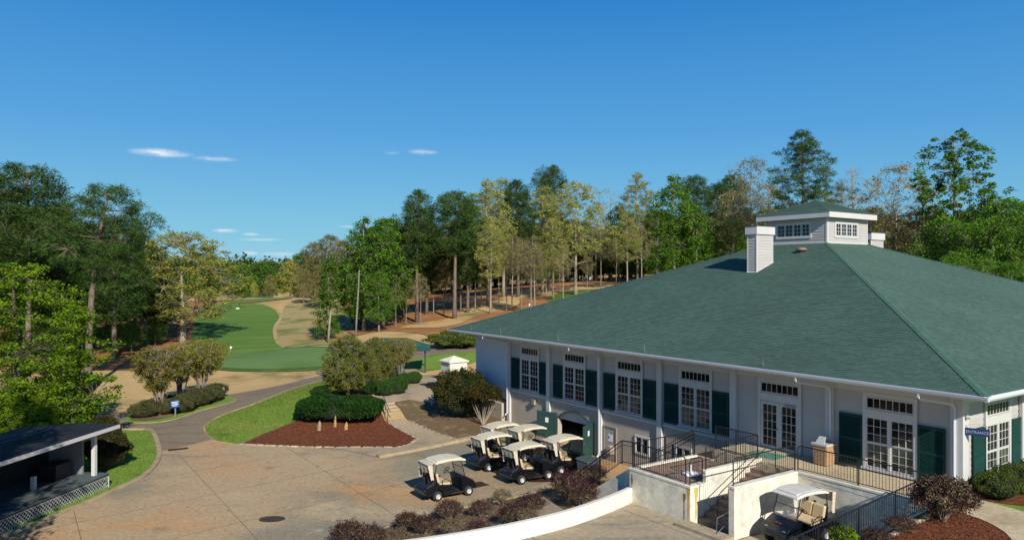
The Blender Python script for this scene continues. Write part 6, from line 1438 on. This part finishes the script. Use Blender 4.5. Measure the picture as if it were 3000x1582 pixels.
# slender understory trunks over the reddish slope
SL_ = [(1392, 122, 700, 'bud2'), (1410, 126, 690, 'bud2'), (1437, 118, 640, 'oak3'), (1462, 128, 720, 'bud2'), (1484, 119, 700, 'bud2'), (1500, 124, 690, 'bud1'), (1528, 115, 700, 'bud2'), (1556, 112, 690, 'bud2'), (1567, 112, 720, 'bud1'), (1640, 150, 700, 'bud2'),
                               (1600, 133, 700, 'bud1'), (1760, 140, 660, 'bud2'), (1805, 150, 700, 'bud1'), (1838, 136, 620, 'oak3'), (1880, 140, 660, 'bud1'), (1350, 124, 740, 'bud2'), (1300, 122, 760, 'bud2'), (1270, 125, 780, 'bud1'), (1232, 112, 800, 'bud2'), (1190, 116, 800, 'bud2'), (1160, 112, 830, 'bud2'), (1650, 122, 720, 'bud1'), (1720, 128, 740, 'bud2')]
for i, (u, Y, vt, k) in enumerate(SL_):
    n_ = sum(1 for q in SL_ if q[0] < u)+1; place(k, u, Y, vt, 'slender pale trunked tree on the reddish slope, '+['', 'second', 'third', 'fourth', 'fifth', 'sixth', 'seventh', 'eighth', 'ninth', 'tenth', 'eleventh', 'twelfth', 'thirteenth', 'fourteenth', 'fifteenth', 'sixteenth', 'seventeenth', 'eighteenth', 'nineteenth', 'twentieth', 'twenty first', 'twenty second', 'twenty third'][n_-1]+' from the left' if n_ > 1 else 'leftmost slender pale trunked tree on the reddish slope', .85, 'slender trees on the wooded slope')
# back rows that close the wood
for i in range(84):
    u = 1130+i*23+rt_.uniform(-14, 14); Y = rt_.uniform(168, 212); k = rt_.choice(['pine3', 'pine3', 'dense1', 'bud3', 'bud3', 'dense2']); vt = 668+rt_.uniform(-25, 25)-(30 if u > 1900 else 0)
    w_ = {'pine3': 'dark pine', 'dense1': 'broad green tree', 'dense2': 'tall green tree', 'bud3': 'brown budding tree'}[k]; place(k, u, Y, vt, w_+' in the shaded back row of the wood behind the clubhouse', 1.5, w_+'s of the back row')
for i in range(30):
    u = 1060+i*32+rt_.uniform(-14, 14); Y = rt_.uniform(162, 180)
    place(rt_.choice(['bud3', 'dense1', 'dense1']), u, Y+10, 745+rt_.uniform(-20, 20), 'low shaded tree in the dark interior of the right wood', 1.5, 'understory trees of the right wood')
for i in range(16):
    u = -420+i*36; Y = rt_.uniform(125, 150); place(rt_.choice(['pine3', 'pine1', 'dense1']), u, Y, 640+rt_.uniform(-30, 40), 'tree in the back of the left wood', 1.5, 'back row trees of the left wood')
# snag, leaning trunk
p = G(962, 1005); o = MB().tube([(0, 0, -.2), (.1, 0, 2.0), (.3, 0, 4.2)], [.16, .13, .11], 8).build('snag', BARKL, smooth=True); o.location = p; tag(o, 'pale broken trunk stump leaning at the wood corner', 'dead trunk')
x, Y = (1042-CU)/F*104, 104; g = hgt(x, Y); o = MB().tube([(0, 0, -.2), (.15, 0, 3), (.4, 0, 7), (.5, 0, 9.5)], [.14, .125, .10, .07], 8).build('leaning_trunk', BARK, smooth=True); o.location = (x, Y, g); tag(o, 'tall leaning pale trunk in front of the green trees', 'tree trunk')
# ---- bushes
def bush_mesh(rx, ry, rz, n, size, lm, seed, e=1.0, asp=.6, thick=.14, twig=None, low=0.0, mix=None, lumps=.08):
    """shell of leaves over a superellipsoid, base at z=0; returns (leaf mesh, core mesh)"""
    rng = np.random.default_rng(seed); d = rng.normal(size=(n, 3)); d[:, 2] = np.abs(d[:, 2])*1.0-.35*rng.random(n); d /= np.linalg.norm(d, axis=1)[:, None]
    q = np.sign(d)*np.abs(d)**e; a = np.arctan2(d[:, 1], d[:, 0])
    k = (1-thick*rng.random(n)**1.3)*(1+lumps*np.sin(5*a+seed+6*d[:, 2])+lumps*np.sin(9*a-4*d[:, 2]))
    p = q*np.array([rx, ry, rz*.5])*k[:, None]; p[:, 2] += rz*.5; p = p[p[:, 2] > low]
    m = len(p); nrm = p/np.array([rx, ry, rz*.5])**2; nrm[:, 2] = (p[:, 2]-rz*.5)/(rz*.5)**2; nrm /= np.linalg.norm(nrm, axis=1)[:, None]+1e-9
    ax_ = nrm*.6+rng.normal(size=(m, 3))*.7; ax_ /= np.linalg.norm(ax_, axis=1)[:, None]; sd = np.cross(ax_, rng.normal(size=(m, 3))); sd /= np.linalg.norm(sd, axis=1)[:, None]
    s = size*(.6+.8*rng.random(m))[:, None]; A, B = ax_*s/2, sd*s*asp/2
    return raw_mesh('leaves', np.stack([p-A, p+B, p+A, p-B], 1), lm)
def core_mesh(rx, ry, rz, e, m, f=.84):
    mb = MB(); nu, nv = 20, 10; vs = []
    sg = lambda x: math.copysign(abs(x)**e, x)
    for j in range(nv+1):
        ph = -math.pi/2+math.pi*j/nv
        for i in range(nu):
            t = 2*math.pi*i/nu; vs.append((rx*f*sg(math.cos(ph)*math.cos(t)), ry*f*sg(math.cos(ph)*math.sin(t)), rz*.5+rz*.5*f*sg(math.sin(ph))))
    mb.add(vs, [(j*nu+i, j*nu+(i+1) % nu, (j+1)*nu+(i+1) % nu, (j+1)*nu+i) for j in range(nv) for i in range(nu)])
    o = mb.build('core', m); me = o.data; bpy.data.objects.remove(o); return me
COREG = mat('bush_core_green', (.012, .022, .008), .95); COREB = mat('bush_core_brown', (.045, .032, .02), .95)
def bush(name, label, loc, rz, meshes, cat='bush', group=None, sc=1):
    t = thing(name, label, cat, tuple(loc), rz, group); t.scale = sc if hasattr(sc, '__len__') else (sc, sc, sc)
    for nm, me in meshes: link(nm, me, t)
    return t
# clipped hedge
q = at(994, 50.9); q.z = .6
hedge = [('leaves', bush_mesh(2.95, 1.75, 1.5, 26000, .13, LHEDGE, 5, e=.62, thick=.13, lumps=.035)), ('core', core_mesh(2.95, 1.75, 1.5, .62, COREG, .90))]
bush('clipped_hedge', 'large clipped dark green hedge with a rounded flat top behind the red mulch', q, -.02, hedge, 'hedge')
box = [('leaves', bush_mesh(1, 1, 1.75, 14000, .07, LBOX, 6, e=.85, thick=.10)), ('core', core_mesh(1, 1, 1.75, .85, COREG, .92))]
for (u, v, s, l) in [(1132, 1160, .62, 'round boxwood ball at the front left, nearest the hedge'), (1164, 1155, .70, 'largest round boxwood ball beside the path'), (1186, 1128, .50, 'boxwood ball at the back left, near the white stemmed tree'), (1214, 1125, .52, 'boxwood ball at the back right beside the pavilion')]:
    bush('boxwood_ball', l, G(u, v), u, box, 'bush', 'boxwood balls along the terrace path', s*1.15)
# dark shaded shrub mass behind hedge
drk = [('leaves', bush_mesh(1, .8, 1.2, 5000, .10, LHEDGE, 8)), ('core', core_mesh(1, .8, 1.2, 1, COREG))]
for (u, v, s, l) in [(940, 1168, .8, 'low dark shrub in the shade left behind the hedge'), (1085, 1156, .8, 'low dark shrub in the shade right behind the hedge'), (1010, 1158, .8, 'low dark shrub under the spreading tree')]: bush('low_shrub', l, G(u, v), u, drk, sc=s)
# rusty holly by the end wall
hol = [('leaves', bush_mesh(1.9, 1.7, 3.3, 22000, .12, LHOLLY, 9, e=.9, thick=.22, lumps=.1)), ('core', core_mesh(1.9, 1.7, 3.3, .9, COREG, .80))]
bush('holly_bush', 'big rusty green rounded bush against the end of the clubhouse', at(1352, 51.5, .5)+Vector((0, 0, 0)), .4, hol, sc=1.0)
p = at(1415, 49.6, .4); sm = MB(); r = random.Random(8)
for k in range(16):
    a = r.uniform(0, 6.28); e_ = Vector((math.cos(a)*.8, math.sin(a)*.6, r.uniform(1.2, 1.8))); sm.tube([(0, 0, -.1), e_*.5+Vector((0, 0, -.1)), e_], [.03, .022, .012], 4, cap=False)
bs = sm.build('stems', BARKL); bsm = bs.data; bpy.data.objects.remove(bs)
hl2 = bush_mesh(1.3, 1.1, 1.5, 9000, .11, LHOLLY, 10, thick=.3, low=.3)
t = thing('bare_stemmed_shrub', 'shrub with bare pale stems under a rusty crown, right of the big rounded bush', 'bush', tuple(p)); link('stems', bsm, t); link('leaves', hl2, t, (0, 0, 1.25))
# prickly pear
pp = thing('prickly_pear', 'pale blue green prickly pear beside the rounded bush', 'cactus', tuple(G(1278, 1178))); PEAR = mat('pear_green', (.20, .32, .24), .6, var=.15); r = random.Random(3)
for k in range(11):
    M2 = Matrix.Translation((r.uniform(-.35, .35), r.uniform(-.2, .2), r.uniform(.2, 1.1))) @ Euler((r.uniform(-.6, .6), r.uniform(-.6, .6), r.uniform(0, 3))).to_matrix().to_4x4()
    MB(M2).lathe([(0, -.02), (.13, -.02), (.17, 0), (.13, .02), (0, .02)], n=12, axis='y').build('pad', PEAR, pp)
# island hedge mounds
isl_m = [('leaves', bush_mesh(1.1, .95, 1.35, 10000, .075, LMOSS, 12, thick=.2, lumps=.09)), ('core', core_mesh(1.1, .95, 1.35, 1, COREB, .86))]
for i, (u, v, s) in enumerate([(415, 1226, .85), (440, 1222, .95), (478, 1216, .9), (492, 1198, .8), (535, 1210, 1.0), (562, 1196, 1.0), (590, 1190, 1.05), (620, 1178, .95), (632, 1166, .9)]):
    bush('island_shrub', 'clipped brown green shrub mound of the island, '+['nearest its left tip', 'just left of the left crape myrtle', 'left of the blue sign', 'behind the blue sign, farther back', 'just right of the blue sign', 'below the middle crape myrtle', 'below the largest crape myrtle', 'second from the marker post', 'nearest the marker post'][i], G(u, v), i*1.3, isl_m, 'bush', 'clipped shrub mounds of the island', s)
bush('shed_shrub', 'dark reddish shrub on the lawn at the end of the stage shed', G(312, 1375), .3, [('leaves', bush_mesh(1.15, 1.1, 2.1, 12000, .09, LHOLLY, 13, thick=.25)), ('core', core_mesh(1.15, 1.1, 2.1, 1, COREB))])
bush('shed_shrub', 'second dark shrub farther back behind the shed post', G(300, 1335), 1.3, [('leaves', bush_mesh(1.0, 1.0, 2.3, 10000, .09, LHOLLY, 14, thick=.25)), ('core', core_mesh(1.0, 1.0, 2.3, 1, COREB))])
# juniper patch on the hillside left of the roof corner
jun = [('leaves', bush_mesh(3.6, 2.2, 1.5, 14000, .16, leafmat('leaves_juniper', (.03, .06, .015), (.14, .17, .03), .2, .4, .8), 15, thick=.3, lumps=.15)), ('core', core_mesh(3.6, 2.2, 1.5, 1, COREG))]
for (u, Y, s, l) in [(1325, 84, 1.0, 'spreading juniper patch left of the roof corner'), (1370, 86, 1.1, 'spreading juniper patch touching the end wall in view')]: bush('juniper', l, at(u, Y), u, jun, sc=s)
# purple shrubs
def purple(seed):
    r = random.Random(seed); sm = MB()
    for k in range(20):
        a = r.uniform(0, 6.28); R = r.uniform(.2, .75); z = r.uniform(.6, 1.05); e_ = Vector((math.cos(a)*R, math.sin(a)*R, z)); m = e_*.5+Vector((0, 0, -.03)); sm.tube([(0, 0, -.05), m, e_], [.018, .013, .007], 3, cap=False)
        for _ in range(5):
            b_ = m.lerp(e_, r.random()); v = Vector((r.gauss(0, .5), r.gauss(0, .5), r.uniform(.2, 1))).normalized()*r.uniform(.12, .3); sm.tube([b_, b_+v], [.007, .004], 3, cap=False)
    so_ = sm.build('stems', BARKL); me = so_.data; bpy.data.objects.remove(so_)
    return [('stems', me), ('leaves', bush_mesh(.85, .85, 1.25, 4600, .055, LPURP, seed, thick=.40, low=.50, lumps=.14)), ('dry_leaves', bush_mesh(.80, .80, 1.1, 3400, .05, LGREY, seed+50, thick=.45, low=.22, lumps=.1)), ]
PU = [purple(s) for s in (3, 4, 5, 6)]
def dry(seed):
    m = purple(seed); return [m[0], ('dry_leaves', bush_mesh(.7, .7, 1.2, 3000, .05, LGREY, seed, thick=.5, low=.3, lumps=.12)), ('leaves', bush_mesh(.7, .7, 1.2, 700, .05, LPURP, seed+9, thick=.3, low=.5, lumps=.12))]
DR = dry(21)
plist = [(1015, 1592, .80, 'P', 'dense purple shrub at the left end of the bed, on the bottom edge'), (1094, 1600, .68, 'P', 'purple topped shrub second from the left on the bottom edge'), (1160, 1606, .68, 'D', 'dry grey shrub on the bottom edge near the curved wall'), (1190, 1552, .60, 'P', 'purple shrub left of the two leggy ones below the lone cart'),
         (1247, 1562, .62, 'P', 'purple grey shrub with a pale leggy base left below the lone cart'), (1320, 1525, .70, 'P', 'purple crowned shrub with dry base right below the lone cart'), (1330, 1572, .60, 'D', 'grey twiggy shrub near the curved wall'), (1406, 1515, .58, 'P', 'purple ball shrub right of the lone cart'),
         (1399, 1566, .50, 'P', 'small dark purple shrub close to the curved wall'), (1465, 1480, .65, 'D', 'dry twiggy round shrub at the yard edge of the bed'), (1496, 1530, .68, 'P', 'purple shrub left of the concrete strip'),
         (1553, 1505, .75, 'P', 'purple shrub touching the concrete strip'), (1550, 1538, .60, 'D', 'grey shrub on the wall side of the concrete strip'), (1666, 1453, .98, 'P', 'large purple shrub left of the grey bin'), (1701, 1488, .88, 'P', 'large purple shrub close to the bend of the white wall'),
         (1708, 1426, .68, 'D', 'greenish dry shrub right in front of the grey bin'), (1770, 1425, .78, 'P', 'purple shrub below the side stair railing'), (1760, 1460, .82, 'P', 'dark purple shrub between the bin and the terrace wall')]
for i, (u, v, s, k, l) in enumerate(plist):
    q = bedfind(u, v); bush('purple_shrub', l, q-Vector((0, 0, .03)), i*1.7, DR if k == 'D' else PU[i % 4], 'bush', 'loropetalum shrubs in the bed by the curved wall', s)
# bed of the upper ground
q = fore(2765, 1528); big = [('stems', PU[0][0][1]), ('leaves', bush_mesh(1.25, 1.15, 1.5, 9000, .065, LPURP, 31, thick=.3, low=.25, lumps=.1)), ('dry_leaves', bush_mesh(1.22, 1.12, 1.48, 9000, .06, LGREY, 32, thick=.3, low=.2, lumps=.1)), ]
bush('large_purple_shrub', 'largest purple grey shrub at the corner of the sloping fence and the walkway', q, .5, big, sc=(.80, .80, .95))
q = fore(2640, 1560); bush('purple_shrub', 'low purple shrub pressed against the sloping fence', q, 1, PU[1], sc=(.6, .6, .4))
q = fore(2570, 1600); bush('purple_shrub', 'purple shrub at the bottom edge by the sloping fence', q, 2, PU[2], sc=(.6, .6, .42))
grn = [('leaves', bush_mesh(1.0, .95, 1.2, 9000, .06, leafmat('leaves_holly_lit', (.03, .075, .015), (.13, .14, .035), .2, .4, 2), 33, thick=.15)), ('core', core_mesh(1.0, .95, 1.2, 1, COREG, .86))]
for (u, v, s, l) in [(2925, 1462, .78, 'rounded green shrub under the right windows'), (2985, 1445, .85, 'rounded green shrub at the right picture edge under the shutters'), (3060, 1430, .9, 'green shrub just outside the right picture edge')]: bush('green_shrub', l, fore(u, v), u, grn, sc=s)
bush('purple_shrub', 'tiny dark shrub at the foot of the near corner post', fore(2860, 1438), 2, PU[3], sc=.42)
bush('bright_tuft', 'bright green leafy tuft at the foot of the sloping fence', fore(2472, 1605), 0, [('leaves', bush_mesh(.5, .5, .8, 1500, .12, LBRIGHT, 41, thick=.5))], sc=.8)
# undergrowth of the woods: one mass of brush
rng = np.random.default_rng(5); pts = []
for _ in range(900):
    x, y = rng.uniform(-28, 60), rng.uniform(112, 185)
    if y < 116+max(0, x*.35): continue
    if x > -18 and y < 172: continue
    pts.append((x, y, hgt(x, y)+.3))
for _ in range(500):
    x, y = rng.uniform(-110, -36), rng.uniform(92, 160)
    if x > -50+(-(y-92)*.12): continue
    pts.append((x, y, hgt(x, y)+.4))
P = np.array(pts); arr = leaves(P, np.full(len(P), .9), 26, .34, .5, rng, .6)
o = link('undergrowth', raw_mesh('undergrowth', arr, leafmat('leaves_brush', (.045, .04, .018), (.13, .10, .05), .2, .4))); o['kind'] = 'stuff'; o['label'] = 'brown and green brush on the floor of the woods'; o['category'] = 'undergrowth'
# far wood that reads as one mass
pts = []
for _ in range(2600):
    a = rng.uniform(-1.1, 1.1); Y = rng.uniform(430, 900); x = math.tan(a)*Y; pts.append((x, Y, hgt(x, Y)+rng.uniform(2, 11)))
for _ in range(1300):
    x, Y = rng.uniform(-40, 300), rng.uniform(222, 420); pts.append((x, Y, hgt(x, Y)+rng.uniform(1, 9)))
for _ in range(900):
    x, Y = rng.uniform(-330, -95), rng.uniform(150, 420); pts.append((x, Y, hgt(x, Y)+rng.uniform(2, 13)))
P = np.array(pts); arr = leaves(P, np.full(len(P), 5.0), 34, 1.6, .7, rng, .8)
o = link('far_forest', raw_mesh('far_forest', arr, leafmat('leaves_far', (.02, .05, .02), (.06, .09, .03), .2, .4, .05))); o['kind'] = 'stuff'; o['label'] = 'far wooded ridge closing the horizon'; o['category'] = 'forest'
# grass tufts near the lawn edges
def tufts(poly, n, seed, h=.06):
    r = random.Random(seed); x0, x1 = min(p[0] for p in poly), max(p[0] for p in poly); y0, y1 = min(p[1] for p in poly), max(p[1] for p in poly); arr = []
    while len(arr) < n:
        x, y = r.uniform(x0, x1), r.uniform(y0, y1)
        if not inpoly(x, y, poly): continue
        a = r.uniform(0, 6.28); z = hgt(x, y)+.05; w_ = .02; hh = h*r.uniform(.6, 1.4); dx, dy = math.cos(a)*w_, math.sin(a)*w_; lx, ly = r.gauss(0, .03), r.gauss(0, .03)
        arr.append([(x-dx, y-dy, z), (x+dx, y+dy, z), (x+lx, y+ly, z+hh)])
    return arr
T_ = tufts([p for p in lawnL if p[1] > 24], 26000, 1)+tufts([tuple(p) for p in lawnM], 26000, 2)
o = link('lawn_tufts', raw_mesh('lawn_tufts', np.array(T_), leafmat('blades', (.10, .17, .025), (.23, .27, .06), .35, .4, .5))); o['kind'] = 'stuff'; o['label'] = 'short grass blades on the near lawns'; o['category'] = 'grass'
